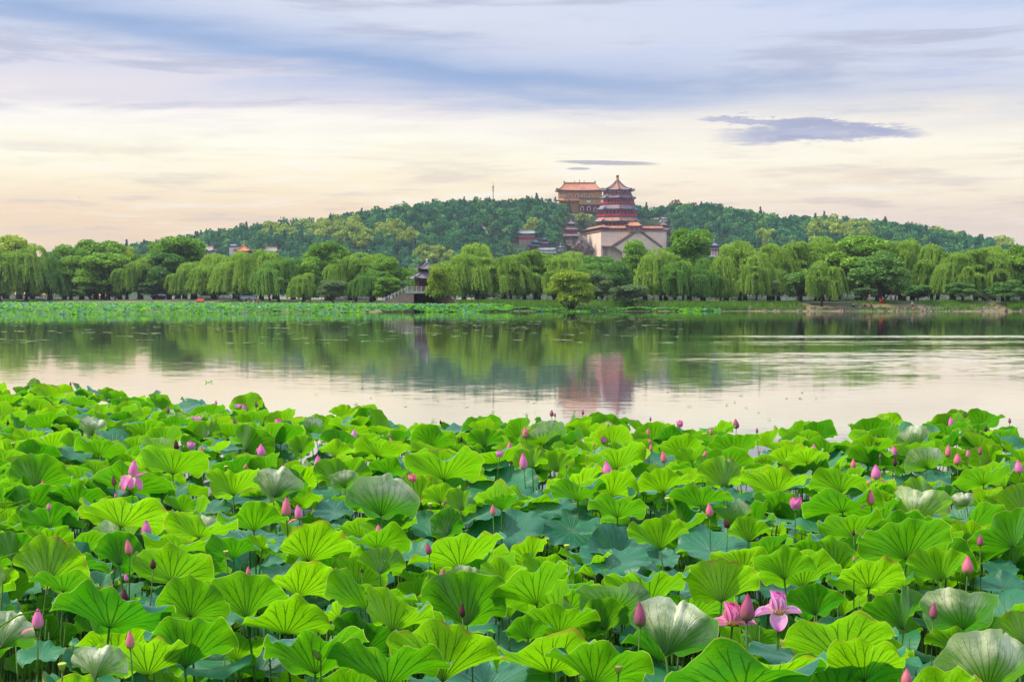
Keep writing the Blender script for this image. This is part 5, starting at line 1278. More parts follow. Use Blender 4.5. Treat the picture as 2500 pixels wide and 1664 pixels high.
def variants(res, n, kinds):
    for kd_ in kinds:
        L = []
        for j in range(n):
            g = np.random.default_rng(900+j+ord(kd_)*13)
            if kd_ == 'u': el = g.uniform(24, 44); fo = [(g.uniform(-PI, 0), 0.32, -75, 0.6)] if j % 2 else []
            elif kd_ == 'p': el = 38; fo = [(-PI/2+g.uniform(-.6, .6), 0.8, 65, 0.45)]
            else: el = g.uniform(4, 14); fo = [(g.uniform(-PI, PI), 0.4, -50, 0.55)]
            L.append(leaf_geo(g, el, None, 0.85, fo, *res))
        VAR[(res, kd_)] = L
HI, LO = (56, 10), (30, 6)
variants(HI, 7, 'upt'); variants(LO, 7, 'upt')
EDGE = [(-200, 926), (0, 930), (110, 922), (170, 930), (260, 942), (360, 950), (420, 964), (560, 958), (650, 970), (690, 1004), (760, 1004), (830, 990), (900, 1000), (1000, 1008), (1150, 1012), (1260, 1012), (1400, 1018), (1500, 1030),
        (1620, 1026), (1700, 1036), (1780, 1038), (1850, 1050), (1960, 1042), (2060, 1048), (2120, 1018), (2220, 1018), (2290, 1022), (2420, 1014), (2500, 1020), (2700, 1020)]
rf = np.random.default_rng(77)
heropos = np.array([l['pos'] for l in LEAVES])
hpx = np.array([a[1] for a in HERO]); hpy = np.array([a[2] for a in HERO]); hw_ = np.array([a[3] for a in HERO]); hh_ = np.array([a[4] for a in HERO])
fill = []
y = 5.6
while y < 46:
    step = 0.34 if y < 20 else 0.40
    xw = 0.40*y+1.2
    x = -xw+rf.uniform(0, step)
    while x < xw:
        X_, Y_ = x+rf.normal()*0.12, y+rf.normal()*0.14
        x += step*rf.uniform(0.85, 1.3)*(1.05 if y > 14 else 1.28)
        lay = rf.uniform()
        z = rf.uniform(1.08, 1.34) if lay < (0.36 if Y_ < 16 else 0.5) else rf.uniform(0.15, 1.0)
        if Y_ > 15.5: z += min(0.16, (Y_-15.5)*0.03)
        if Y_ < 7.5: z = min(z, 1.15)
        px, py = proj(X_, Y_, z+0.12)
        if px < -260 or px > 2760: continue
        pe = lerp_pts(px, EDGE) + 12
        pyE = proj(X_, Y_, 1.62)[1]
        if pyE < pe: continue
        dd_ = heropos-np.array([X_, Y_, z]); dh = np.hypot(dd_[:, 0], dd_[:, 1])
        if z > 1.05 and (dh < 0.36).any() and rf.uniform() < 0.8: continue
        if z > 0.85 and Y_ < 22:
            pj, pk = proj(X_, Y_, z)
            hp = 0.30*FPX/Y_
            cov = (heropos[:, 1] > Y_) & (np.abs(hpx-pj) < hw_*0.45+hp*0.7) & (pk-hp*1.1 < hpy-hh_*0.35) & (pk > hpy-hh_*0.9)
            if cov.any() and rf.uniform() < (0.95 if z > 1.0 else 0.6): continue
        kd_ = 'u' if rf.uniform() < (0.82 if z > 1.05 else 0.45) else ('p' if rf.uniform() < (0.2 if Y_ < 18 else 0.07) and z > 1.0 else 't')
        R_ = rf.uniform(0.28, 0.46) if z > 1.0 else rf.uniform(0.2, 0.36)
        fill.append((Y_, X_, z, kd_, R_))
    y += step*0.82
fill.sort()
print('fill leaves', len(fill))
# size on the picture decides which are things of their own
for (Y_, X_, z, kd_, R_) in fill:
    px, py = proj(X_, Y_, z); w_ = 2*R_*FPX/Y_
    tilt = {'u': rf.normal(31, 9), 'p': rf.normal(34, 9), 't': rf.normal(-4, 9)}[kd_]
    LEAVES.append(dict(kind=kd_, px=px, py=py, w=w_, pos=(X_, Y_, z), R=R_, rot=rotm(R(tilt), R(rf.normal()*12), R(rf.normal()*38)), geo=None, var=int(rf.integers(7)), hero=False, tone=rf.uniform()))
def prominence(l):
    if l['py'] > 1700 or l['px'] < -l['w']/2 or l['px'] > 2500+l['w']/2: return -1
    return (1e5 if l['hero'] else 0)+l['w']*(1.0 if l['pos'][2] > 1.1 else 0.4)
LEAVES.sort(key=lambda l: -prominence(l))
NIND = 300
# labels: look + place in the bed, made unique inside each patch of the bed
COLS = ['at the left edge', 'on the left', 'left of the middle', 'in the middle', 'right of the middle', 'on the right', 'at the right edge']
ROWS = [(1040, 'by the open water'), (1100, 'of the back rows'), (1180, 'behind the centre'), (1270, 'of the centre'), (1370, 'before the centre'), (1480, 'of the near rows'), (1590, 'of the low front'), (9999, 'of the nearest row')]
LOOK = {'u': ['funnel leaf showing its veined bright green underside', 'small funnel leaf showing its green underside'], 'p': ['leaf folded inward with pale underside', 'small leaf folded inward with pale underside'],
        'P': ['big folded leaf with whitish-green underside', 'folded leaf with whitish-green underside'], 's': ['upright leaning leaf folded like a fan', 'narrow upright leaf folded like a fan'], 't': ['flat spread leaf showing its blue-green top', 'small flat leaf showing its blue-green top']}
def zone(px, py):
    c_ = COLS[min(6, max(0, int(px/2500*7)))]
    r_ = next(n_ for lim, n_ in ROWS if py <= lim); return c_, r_
ORD = ['first', 'second', 'third', 'fourth', 'fifth', 'sixth', 'seventh', 'eighth', 'ninth', 'tenth', 'eleventh', 'twelfth']
def assign_labels(items, look):
    grp = {}
    for it in items: grp.setdefault((look(it),)+zone(it['px'], it['py']), []).append(it)
    for (lk, c_, r_), L in grp.items():
        L.sort(key=lambda q_: q_['px'])
        for i, it in enumerate(L):
            it['label'] = f'{lk} {c_} {r_}' if len(L) == 1 else f'{lk}, {ORD[min(i, 11)]} from left {c_} {r_}'
            it['label'] = it['label'].replace(' from left', '')
            ws = it['label'].split()
            if len(ws) > 16: it['label'] = it['label'].replace('showing its veined bright green underside', 'with bright veined underside').replace('showing its green underside', 'with green underside').replace('showing its blue-green top', 'with blue-green top')
ind_l = LEAVES[:NIND]
assign_labels(ind_l, lambda l: LOOK[l['kind']][0 if l['w'] > 115 else 1])
vmesh = {}
def var_mesh(res, kd_, j):
    k = (res, kd_, j)
    if k not in vmesh:
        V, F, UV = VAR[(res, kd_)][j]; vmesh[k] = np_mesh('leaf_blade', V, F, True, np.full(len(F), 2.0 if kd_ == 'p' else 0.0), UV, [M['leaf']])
    return vmesh[k]
stalks = [stalk_mesh(1.0, np.random.default_rng(s_), 0.0085, 0.05) for s_ in range(6)]
for i, l in enumerate(ind_l):
    x, y, z = l['pos']
    e = empty('lotus_leaf', (x, y, 0), 0, l['label'], 'lotus leaf', 'large lotus leaves standing above the water in the foreground bed')
    if l['geo'] is not None:
        V, F, UV = l['geo']; me = np_mesh('leaf_blade', (V@l['rot'].T)*l['R'], F, True, np.full(len(F), l['tone']), UV, [M['leaf']])
        link('leaf_blade', me, e, (0, 0, z))
    else:
        o_ = link('leaf_blade', var_mesh(HI, l['kind'] if l['kind'] in 'upt' else 'u', l['var']), e, (0, 0, z), Matrix(l['rot']).to_euler(), (l['R'],)*3)
    link('leaf_stalk', stalks[i % 6], e, (0, 0, 0), (0, 0, rf.uniform(0, 6.28)), (1, 1, z))
# the rest of the bed
Vs, Fs, Us, Ts = [], [], [], []; off = 0
SV, SF = MB(), None
for l in LEAVES[NIND:]:
    x, y, z = l['pos']; res = LO if y > 11 else HI
    V, F, UV = VAR[(res, l['kind'])][l['var']]
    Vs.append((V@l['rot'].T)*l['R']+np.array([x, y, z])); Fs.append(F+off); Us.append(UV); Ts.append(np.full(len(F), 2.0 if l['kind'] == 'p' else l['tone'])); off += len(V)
    if y < 26:
        a = rf.uniform(0, 6.28); bx, by = 0.07*math.cos(a), 0.07*math.sin(a)
        SV.tube([(x+bx*2, y+by*2, -0.3), (x+bx*1.6, y+by*1.6, z*0.5), (x, y, z)], [0.010, 0.0085, 0.007], 5)
for k in range(1800):     # bare stalks deeper in the bed
    y = rf.uniform(6, 24); x = rf.uniform(-0.4*y, 0.4*y); h_ = rf.uniform(0.5, 1.2); a = rf.uniform(0, 6.28)
    SV.tube([(x, y, -0.3), (x+0.05*math.cos(a), y+0.05*math.sin(a), h_*0.5), (x+0.1*math.cos(a), y+0.1*math.sin(a), h_)], [0.009, 0.008, 0.006], 5)
tag(link('lotus_leaves', np_mesh('lotus_leaves', np.concatenate(Vs), np.concatenate(Fs), True, np.concatenate(Ts), np.concatenate(Us), [M['leaf']])), 'mass of smaller lotus leaves filling the bed between the large ones', 'lotus leaves', kind='stuff')
tag(SV.build('lotus_stalks', M['stalk'], smooth=True), 'thin green stalks standing in the shade under the leaves', 'lotus stalks', kind='stuff')
# ---------------------------------------------------------------- lotus buds and flowers
def petal_mat(name, base, tip, deep):
    m, t = newmat(name)
    s = t.sep(t.n('ShaderNodeUVMap', uv_map='UVMap').outputs[0])
    v = s[1]
    nz = t.noise(t.comb(t.m('MULTIPLY', s[0], 26.0), t.m('MULTIPLY', v, 2.0), 0.0), 1.0, 3)
    oi = t.n('ShaderNodeObjectInfo').outputs['Random']
    col = t.mix(t.smooth(v, 0.02, 0.42), base, tip)
    col = t.mix(t.m('MULTIPLY', t.smooth(nz, 0.4, 0.7), 0.45), col, deep)
    col = t.mix(t.smooth(v, 0.72, 1.0), col, deep)
    ed = t.m('ABSOLUTE', t.m('SUBTRACT', s[0], 0.5))
    col = t.mix(t.m('MULTIPLY', t.smooth(ed, 0.40, 0.5), 0.5), col, base)
    d = t.n('ShaderNodeBsdfPrincipled'); t.set(d.inputs['Base Color'], col); d.inputs['Roughness'].default_value = 0.55; d.inputs['Specular IOR Level'].default_value = 0.25
    tr = t.n('ShaderNodeBsdfTranslucent'); t.set(tr.inputs[0], col)
    mx = t.n('ShaderNodeMixShader'); mx.inputs[0].default_value = 0.35; t.set(mx.inputs[1], d.outputs[0]); t.set(mx.inputs[2], tr.outputs[0])
    o = t.n('ShaderNodeOutputMaterial'); t.set(o.inputs[0], mx.outputs[0])
    return m
PM = {'pink': petal_mat('pink_petals', lin(248,226,210), lin(248,146,206), lin(230,74,160)),
      'coral': petal_mat('coral_petals', lin(226,206,130), lin(242,142,160), lin(226,84,136)),
      'dark': petal_mat('dark_bud_petals', lin(160,150,84), lin(192,104,136), lin(164,60,110)),
      'vdark': petal_mat('very_dark_bud_petals', lin(70,70,40), lin(110,52,60), lin(70,24,44)),
      'pale': petal_mat('pale_pink_petals', lin(250,238,230), lin(240,168,220), lin(228,96,190)),
      'green': petal_mat('green_bud', lin(120,150,60), lin(150,170,80), lin(120,120,60))}
M['pod'] = surf('seed_pod', lin(170,186,76), lin(140,160,60), 20, 0.6)
M['stamen'] = surf('stamens', lin(232,180,60), lin(206,130,40), 30, 0.6)
def bud_geo(g, H=1.0, wd=0.30, n=6, op=0.0):
    """closed bud: overlapping petals wrapped round a drop shape"""
    V, F, U = [], [], []; nv, nu = 12, 8
    for k in range(n):
        a0 = 2*PI*k/n*1.0+g.uniform(-.15, .15) + (0.5 if k >= n/2 else 0); L = H*(1.0 if k % 2 == 0 else g.uniform(0.86, 0.98)); span = 1.05
        lay = 0.03*k/n
        b = len(V)
        for i in range(nv+1):
            v = i/nv
            rr = wd*(math.sin(PI*min(1, v)**0.62)**0.85 if 0 < v < 1 else 0)*(1+lay*2)+(0.012 if v < 1 else 0)
            rr *= 1+op*v*1.2
            for j in range(nu+1):
                u = j/nu-0.5; a = a0+u*2*span*(1-0.15*v); rj = rr*(1+0.06*(u+0.5))
                V.append((rj*math.cos(a), rj*math.sin(a), v*L+0.02*H*(1-4*u*u)*(v**2))); U.append((u+0.5, v))
        for i in range(nv):
            for j in range(nu):
                q_ = b+i*(nu+1)+j; F.append((q_, q_+1, q_+nu+2, q_+nu+1))
    return np.array(V), np.array(F), np.array(U)
def petal_geo(L, W, e0, e1, cup=0.5, yaw=0.0, nu=8, nv=10, r0=0.03):
    """single boat-shaped petal growing from the flower centre; e0, e1 = slope at the foot and at the tip"""
    V, F, U = [], [], []; x = r0; z = 0.0
    for i in range(nv+1):
        v = i/nv; e = R(e0+(e1-e0)*v**0.8)
        w_ = W/2*math.sin(PI*(0.05+0.95*v)**0.95)**0.62 if v < 1 else 0.0
        for j in range(nu+1):
            u = 2*j/nu-1; side = w_*math.sin(u*cup*1.4)/max(0.2, math.sin(cup*1.4)); dep = w_*(1-math.cos(u*cup*1.4))*1.1
            px_ = x-math.sin(e)*dep; pz_ = z+math.cos(e)*dep
            V.append((px_*math.cos(yaw)-side*math.sin(yaw), px_*math.sin(yaw)+side*math.cos(yaw), pz_)); U.append((j/nu, v))
        x += math.cos(e)*L/nv; z += math.sin(e)*L/nv
    for i in range(nv):
        for j in range(nu):
            q_ = i*(nu+1)+j; F.append((q_, q_+nu+1, q_+nu+2, q_+1))
    return np.array(V), np.array(F), np.array(U)
FL = [  # x, y of the middle, height (photo px), type, colour, lean, own label or None
 (79,1023,22,'b','pink',0,None),(19,1031,12,'b','vdark',0,None),(3,992,11,'b','pink',0,None),(172,936,10,'b','dark',0,None),(293,976,16,'b','pink',8,None),(238,1010,11,'b','coral',0,None),
 (160,961,9,'o','pale',0,None),(235,1048,26,'b','pink',6,None),(411,999,18,'b','dark',-6,None),(527,982,13,'b','pink',0,None),(579,988,12,'o','pale',0,None),(598,995,22,'b','pink',-14,None),(479,1019,18,'o','pale',6,None),
 (627,987,14,'b','dark',-8,None),(572,1032,18,'b','dark',-8,None),(431,1085,25,'b','vdark',-4,None),(467,1086,27,'h','pale',0,'half-open pale pink lotus flower between two buds on the left'),(494,1097,22,'b','coral',-10,None),
 (628,1098,12,'b','pink',0,None),(324,1142,42,'shed','pink',6,'tall pink bud head shedding drooping magenta petals, left side'),(279,1173,25,'b','dark',-6,'dusky bud just left of the shedding flower'),(102,1183,25,'b','coral',8,None),(119,1236,18,'b','pink',0,None),(282,1209,14,'b','pink',0,None),
 (598,1138,16,'b','coral',12,None),(356,1289,42,'b','pink',2,'plump bright pink bud, largest of the left-central rows'),(414,1272,36,'b','coral',4,'yellow-edged coral bud right of the plump bright pink one'),
 (680,1030,22,'h','pink',-20,None),(639,1099,34,'b','pink',-4,'big pink bud with white base above a blue-green leaf, left of the middle'),(691,1138,15,'b','dark',0,None),(776,1129,38,'b','pink',0,'upright magenta-pink bud on a dark stalk above open shade'),
 (863,1062,30,'b','pale',4,'pale pink bud with one fallen outer petal, back rows'),(951,1060,10,'b','pink',0,None),(956,1073,13,'b','pink',-20,None),(1088,1072,22,'b','coral',0,None),(1126,1071,15,'b','vdark',0,None),(1077,1030,12,'b','vdark',-12,None),
 (1210,1044,11,'b','dark',0,None),(1242,1091,28,'b','coral',6,None),(1219,1106,20,'h','pale',0,'small open pale lilac flower beside a coral bud'),(1008,1165,22,'h','coral',-18,'cream and red half-open bud lying against a wide leaf'),
 (699,1237,50,'b','coral',0,'tall pointed coral bud with yellowish base, left of its pink neighbour'),(731,1249,38,'bp','pink',-8,'pink bud with one dropped petal right of the tall coral bud'),(925,1293,28,'b','coral',-4,None),(1204,1244,28,'b','coral',-2,None),(1086,1225,13,'b','dark',0,None),
 (1347,1008,17,'b','dark',0,None),(1355,1012,11,'b','dark',0,None),(1423,1006,13,'b','dark',0,None),(1285,1055,29,'b','coral',-8,None),(1279,1126,42,'b','pink',-4,'large pink bud with lilac base, middle of the back rows'),
 (1411,1055,11,'b','coral',0,None),(1495,1046,15,'b','dark',0,None),(1500,1033,9,'b','dark',-30,None),(1475,1068,30,'b','pink',-8,None),(1450,1084,9,'b','coral',0,None),(1588,1022,11,'b','dark',0,None),(1582,1055,21,'b','coral',0,None),
 (1588,1076,12,'b','coral',-14,None),(1590,1092,20,'b','coral',-4,None),(1622,1115,31,'b','coral',-8,None),(1660,1033,19,'h','pink',-8,None),(1736,1052,19,'b','coral',0,None),(1720,1107,17,'b','coral',8,None),(1798,1034,25,'b','dark',-6,'deep pink bud standing clear above the leaves against the water'),
 (1848,1050,14,'b','dark',0,None),(1854,1100,10,'b','pink',0,None),(1486,1146,44,'b','pink',-10,'large slanting magenta bud in front of a cupped leaf, right of the middle'),(1383,1134,14,'b','green',0,None),(1733,1244,36,'b','coral',-4,'coral bud on a clear straight stalk, right of the middle'),
 (1777,1276,24,'b','vdark',-20,None),(2322,1030,27,'b','pink',-2,'round pink bud against the water near the right edge'),(2465,1026,14,'b','dark',0,None),(2407,1046,14,'b','vdark',0,None),(2138,1072,21,'b','dark',0,None),(1989,1095,25,'b','pink',-8,None),
 (2185,1101,28,'b','pink',-10,None),(2149,1112,13,'b','dark',0,None),(2315,1100,31,'b','coral',0,'slender coral bud, left one of three near the right edge'),(2337,1120,31,'b','coral',0,'broad coral bud below the slender one near the right edge'),(2363,1106,20,'b','pink',0,None),(2393,1100,19,'b','dark',0,None),
 (2489,1139,35,'b','pink',-8,'pink bud close to the right picture edge, middle rows'),(2185,1127,21,'b','vdark',0,None),(2083,1132,27,'b','coral',0,None),(2139,1152,38,'bp','pink',-2,'opening pink bud with two loose red petals below, right side'),
 (2127,1213,40,'bp','coral',-4,'opening coral bud with spread lower petals, below the one with loose petals'),(1942,1226,37,'h','pink',0,'plump half-open magenta bud at the rim of a cupped leaf'),(2360,1217,32,'b','pink',12,'slanting pink bud in front of a pale folded leaf, right'),
 (2230,1304,31,'b','dark',4,'mauve bud before a wide fan leaf on the right'),(2084,1299,16,'b','vdark',0,None),(2315,1286,18,'b','coral',-40,None),(316,1335,40,'b','coral',-8,'coral bud rising before two big leaves on the left'),(309,1408,20,'b','pink',-10,None),
 (374,1376,25,'b','vdark',-4,'nearly black small bud in front of a shaded leaf'),(606,1394,26,'b','coral',0,None),(92,1509,52,'bp','pink',0,'big pink bud with a drooping white petal near the lower left edge'),(302,1454,37,'b','vdark',2,'dark brownish bud before the widest fan leaf, lower left'),
 (318,1561,46,'b','coral',-2,'closed dusky pink bud on a straight stalk, lowest on the left'),(1048,1338,31,'b','dark',-10,'slanting dusky bud left of a wide leaf, middle front'),(1079,1404,34,'b','dark',8,'slanting mauve bud touching the pale leaf top, middle front'),
 (1129,1489,33,'b','vdark',-2,'very dark slim bud before the broad fan leaf, middle front'),(1152,1585,45,'b','dark',6,'mauve bud over the bottom centre leaves'),(883,1391,11,'b','vdark',0,None),(1563,1499,63,'b','dark',-2,'large dark magenta bud beside the big whitish folded leaf'),
 (1823,1482,70,'b','dark',2,'largest bud, dusky pink and brown, in front of the open flower'),(1788,1500,100,'o','pink',-4,'wide open pink lotus flower behind the largest dusky bud'),(1900,1472,98,'o','pale',2,'open pink lotus flower with drooping petals, right of the largest bud'),
 (2393,1318,31,'b','dark',0,'mauve bud before the pale folded leaf near the right edge'),(2362,1378,46,'b','coral',0,'fat coral bud with yellow edges at the right'),(2278,1490,42,'b','dark',2,'dusky pink bud on a long pale stalk, lower right'),(2085,1363,12,'b','pink',0,None),
 (2213,1652,44,'b','coral',0,'coral bud cut by the bottom picture edge at the right'),
 (32,1085,12,'pod','',0,None),(552,1142,14,'pod','',0,None),(1050,1234,16,'pod','',0,None),(1630,1221,18,'pod','',0,None),(152,1628,26,'pod','',10,'green seed pod with withered brown skirt, bottom left'),(552,1350,16,'pod','',0,None),(1384,1336,18,'pod','',0,None),(1510,1634,28,'pod','',0,'round green seed pod by the bottom edge, right of the middle'),
 (783,1592,36,'rolled','',24,'rolled young leaf tip in front of a big leaf, bottom'),
]
CN = {'pink': 'bright pink', 'coral': 'coral pink', 'dark': 'mauve', 'vdark': 'dark purple-brown', 'pale': 'pale pink', 'green': 'green'}
items = [dict(px=a[0], py=a[1], a=a) for a in FL if a[6] is None]
def flook(it):
    a = it['a']
    if a[3] == 'pod': return 'small green seed pod'
    sz = 'tiny' if a[2] < 12 else ('small' if a[2] < 20 else 'pointed')
    if a[3] == 'o': return f'small open {CN[a[4]]} lotus flower'
    if a[3] == 'h': return f'half-open {CN[a[4]]} lotus bud'
    return f'{sz} {CN[a[4]]} lotus bud'
assign_labels(items, flook)
lab = {id(it['a']): it['label'] for it in items}
buds = {c_: [] for c_ in PM}
for c_ in PM:
    for j in range(3):
        V, F, UV = bud_geo(np.random.default_rng(j+5), 1.0, (0.23, 0.27, 0.21)[j]); me = np_mesh('petals', V, F, True, uv=UV, mats=[PM[c_]]); buds[c_].append(me)
def add_petal(par, geo, col, loc, name='petal'):
    V, F, UV = geo; return link(name, np_mesh(name, V, F, True, uv=UV, mats=[PM[col]]), par, loc)
def pod(par, loc, s_):
    z0 = 0
    mb = MB(); mb.lathe([(0.03*s_, 0), (0.25*s_, 0.35*s_), (0.40*s_, 0.75*s_), (0.42*s_, 0.85*s_), (0.36*s_, 0.92*s_), (0.02, 0.90*s_)], 14)
    me = bpy.data.meshes.new('seed_pod'); me.from_pydata(mb.v, [], mb.f); me.materials.append(M['pod']); me.polygons.foreach_set('use_smooth', [True]*len(me.polygons))
    return link('seed_pod', me, par, loc)
for i, a in enumerate(FL):
    px, py, h, ty, col, lean, own = a
    g = np.random.default_rng(400+i)
    # real bud height 0.09-0.14 m fixes the distance, kept above the leaves
    Dm = float(np.clip(0.118*FPX/h, 8.0, 40)) if ty in ('b', 'bp') else None
    zt_ = 1.66+g.uniform(-0.04, 0.10)
    x, y, z = G(px, py, zt_)
    if ty == 'b' and h > 45: x, y, z = G(px, py, 1.78)
    if ty == 'shed': x, y, z = G(px, py, 1.98)
    if ty == 'o' and h > 50: x, y, z = G(px, py+10, 1.68)
    edge_y = proj(x, y, 1.62)[1]
    H = h/FPX*y
    base = (x, y, 0); zb_ = z-H/2
    ln = R(lean)
    label = own or lab[id(a)]
    cat = {'pod': 'seed pod', 'rolled': 'rolled leaf', 'o': 'lotus flower', 'h': 'lotus flower', 'shed': 'lotus flower'}.get(ty, 'lotus bud')
    nm = {'pod': 'lotus_seed_pod', 'rolled': 'rolled_lotus_leaf', 'o': 'lotus_flower', 'h': 'lotus_flower', 'shed': 'lotus_flower'}.get(ty, 'lotus_bud')
    e = empty(nm, base, g.uniform(0, 6.28) if ty == 'b' else 0, label, cat, {'lotus bud': 'lotus buds above the leaves', 'lotus flower': 'open and half-open lotus flowers', 'seed pod': 'lotus seed pods'}.get(cat))
    hb = zb_
    if ty != 'b':
        pass
    st = stalk_mesh(hb, g, 0.0055 if H < 0.2 else 0.0075, 0.03, 6, 'flower_stalk'); link('flower_stalk', st, e)
    if ty == 'b':
        link('petals', buds[col][i % 3], e, (0, 0, hb), (0, ln, -e.rotation_euler[2]), (H, H, H))
    elif ty == 'bp':
        link('petals', buds[col][i % 3], e, (0, 0, hb), (0, ln, 0), (H*1.05, H*1.05, H))
        for k, (yw, e0, e1) in enumerate(((PI+0.3, -5, -40), (-0.4, -10, -35))[: 2 if i % 2 else 1]): add_petal(e, petal_geo(H*0.62, H*0.34, e0, e1, 0.7, yw), 'coral', (0, 0, hb))
    elif ty == 'h':
        for k in range(7):
            add_petal(e, petal_geo(H*0.95*g.uniform(0.85, 1.0), H*0.7, 50+g.uniform(-8, 8)+(16 if k % 2 else 0), 105, 0.95, 2*PI*k/7+lean*0.02), col, (0, 0, hb))
    elif ty == 'shed':
        link('petals', buds['pink'][0], e, (0, 0, hb), (0, ln, 0), (H*1.1, H*1.1, H))
        for k, (yw, e0, e1, L) in enumerate(((PI+0.2, -20, -70, .9), (PI-0.5, 5, -60, .8), (-0.3, 10, 30, .8), (-0.6, -40, -85, .9), (-1.5, -30, -80, .8), (-PI/2-.5, -20, -85, 1.0))):
            add_petal(e, petal_geo(H*1.05*L, H*0.5, e0, e1, 0.7, yw), 'pink', (0, 0, hb))
    elif ty == 'o' and h > 50:
        Hs = H
        for k, (yw, e0, e1, L) in enumerate(((PI-0.35, 72, 80, .95), (PI+0.5, 78, 95, .85), (-PI/2-0.6, 70, 100, .8), (-PI/2+0.35, 68, 102, .82), (0.15, 74, 96, .85), (PI/2+.4, 80, 90, .9), (PI/2-.5, 80, 92, .88), (0.5, 60, 86, .8),
                                             (PI+0.1, 10, -22, .85), (-0.2, 8, 2, .82), (-PI/2-0.15, -25, -80, .75), (PI-0.5, 22, -10, .6))):
            if lean < 0 and k in (3, 10): continue
            add_petal(e, petal_geo(Hs*0.64*L, Hs*0.44, e0, e1, 0.85, yw, r0=0.02), col, (0, 0, hb+Hs*0.34))
        s_ = pod(e, (0, 0, hb+Hs*0.33), Hs*0.28)
        mb = MB()
        for k in range(26):
            q_ = 2*PI*k/26; mb.tube([(0.02*math.cos(q_), 0.02*math.sin(q_), 0), (0.05*Hs/0.22*math.cos(q_), 0.05*Hs/0.22*math.sin(q_), Hs*0.10), (0.06*Hs/0.22*math.cos(q_), 0.06*Hs/0.22*math.sin(q_), Hs*0.16)], 0.003, 4)
        me = bpy.data.meshes.new('stamens'); me.from_pydata(mb.v, [], mb.f); me.materials.append(M['stamen']); link('stamens', me, e, (0, 0, hb+Hs*0.33))
        e.children[0].scale = (1, 1, (hb+Hs*0.34)/hb)
    elif ty == 'o':
        for k in range(9):
            add_petal(e, petal_geo(H*0.9*g.uniform(0.8, 1.1), H*0.5, 30+g.uniform(-15, 30), 60, 0.8, 2*PI*k/9+0.2), col, (0, 0, hb))
    elif ty == 'pod':
        pod(e, (0, 0, hb), H*1.0)
    elif ty == 'rolled':
        V, F, UV = bud_geo(g, 1.0, 0.2, 3); o_ = link('leaf_blade', np_mesh('leaf_blade', V, F, True, np.zeros(len(F)), UV, [PM['green']]), e, (0, 0, hb), (0, R(-35), 0), (H*1.1,)*3)
# grass blades hanging in from the left, close to the camera
GB = foliage('sedge_blades', lin(70,120,34), lin(110,160,50), lin(130,190,40), 0.4)
blades = []
for k, (x0, y0, x1, y1, D_) in enumerate(((-60, 1330, 60, 1170, 7.6), (-60, 1300, 100, 1205, 7.9), (-60, 1265, 52, 1225, 7.4), (-60, 1420, 70, 1340, 7.0), (-50, 1560, 140, 1480, 6.9), (-60, 1640, 70, 1470, 7.0))):
    a, b = Vector(P(x0, y0, D_)), Vector(P(x1, y1, D_+0.2)); e = empty('sedge_blade', (a.x-0.05, a.y, 0), 0, ['longest grass blade reaching in at the left edge beside the lotus leaves', 'grass blade bending right below the longest one at the left edge', 'short grass blade at the left edge above a lotus leaf', 'grass blade crossing a dark leaf at the left edge', 'thin low grass blade near the lower left corner', 'upright grass blade at the lower left corner'][k], 'grass blade')
    pts = [Vector((a.x-0.06, a.y, -0.2)), Vector((a.x-0.05, a.y, a.z*0.6)), a, a.lerp(b, 0.5)+Vector((0, 0, 0.04)), b]
    mb = MB(); vs = []; n_ = 12
    for j in range(n_+1):
        f_ = j/n_*4; q_ = min(3, int(f_)); p_ = pts[q_].lerp(pts[q_+1], f_-q_); w_ = 0.010*(1-(j/n_)**3)+0.0008
        vs += [p_+Vector((w_*0.5, -0.004, w_)), p_+Vector((0, 0.004, 0)), p_-Vector((w_*0.5, 0.004, w_))]
    mb.add(vs, [(3*j+c_, 3*j+3+c_, 3*j+4+c_, 3*j+1+c_) for j in range(n_) for c_ in (0, 1)]); mb.build('blade', GB, e, True)
# ---------------------------------------------------------------- lotus bed on the far shore, floating scraps
FRONT = [(-400, 248), (0, 252), (300, 258), (600, 265), (1000, 283), (1300, 292), (1760, 299)]
n = 15000; Vs, Fs, Us, Ts = [], [], [], []; off = 0
small = [leaf_geo(np.random.default_rng(s_), e_, None, 0.7, (), 10, 2) for s_, e_ in enumerate((5, 10, 20, 30, 12, 25, 6, 35))]
made = 0
for k in range(n*4):
    if made >= n: break
    px = rf.uniform(-60, 1760); f0 = float(lerp_pts(px, FRONT)); x_ = (px-1250)/FPX*f0
    b0 = float(lerp_pts(x_, SHORE))+1.0
    if px > 1150: b0 = min(b0, f0+max(2.5, 16-(px-1150)*0.12))
    if b0 - f0 < 1: b0 = f0+1.5
    fr_ = rf.uniform()**1.3; D_ = f0+(b0-f0)*fr_+ (1.6*math.sin(px*0.021)+1.0*math.sin(px*0.07))*(1-fr_); x_ = (px-1250)/FPX*D_
    edge_ = min(1.0, (D_-f0)/5.0)
    if px > 1250 and rf.uniform() < 0.82: continue
    z = rf.uniform(0.05, 0.25)+rf.uniform(0.55, 1.25)*edge_
    V, F, UV = small[rf.integers(8)]
    R_ = rf.uniform(0.26, 0.48); Vs.append((V@rotm(R(rf.normal(6, 16)), R(rf.normal()*14), rf.uniform(0, 6.28)).T)*R_+np.array([x_, D_, z])); Fs.append(F+off); Us.append(UV); Ts.append(np.full(len(F), rf.uniform())); off += len(V); made += 1
tag(link('far_lotus_bed', np_mesh('far_lotus_bed', np.concatenate(Vs), np.concatenate(Fs), True, np.concatenate(Ts), np.concatenate(Us), [M['leaf']])), 'bright green lotus bed along the far shore on the left', 'lotus bed', kind='stuff')
mb = MB()
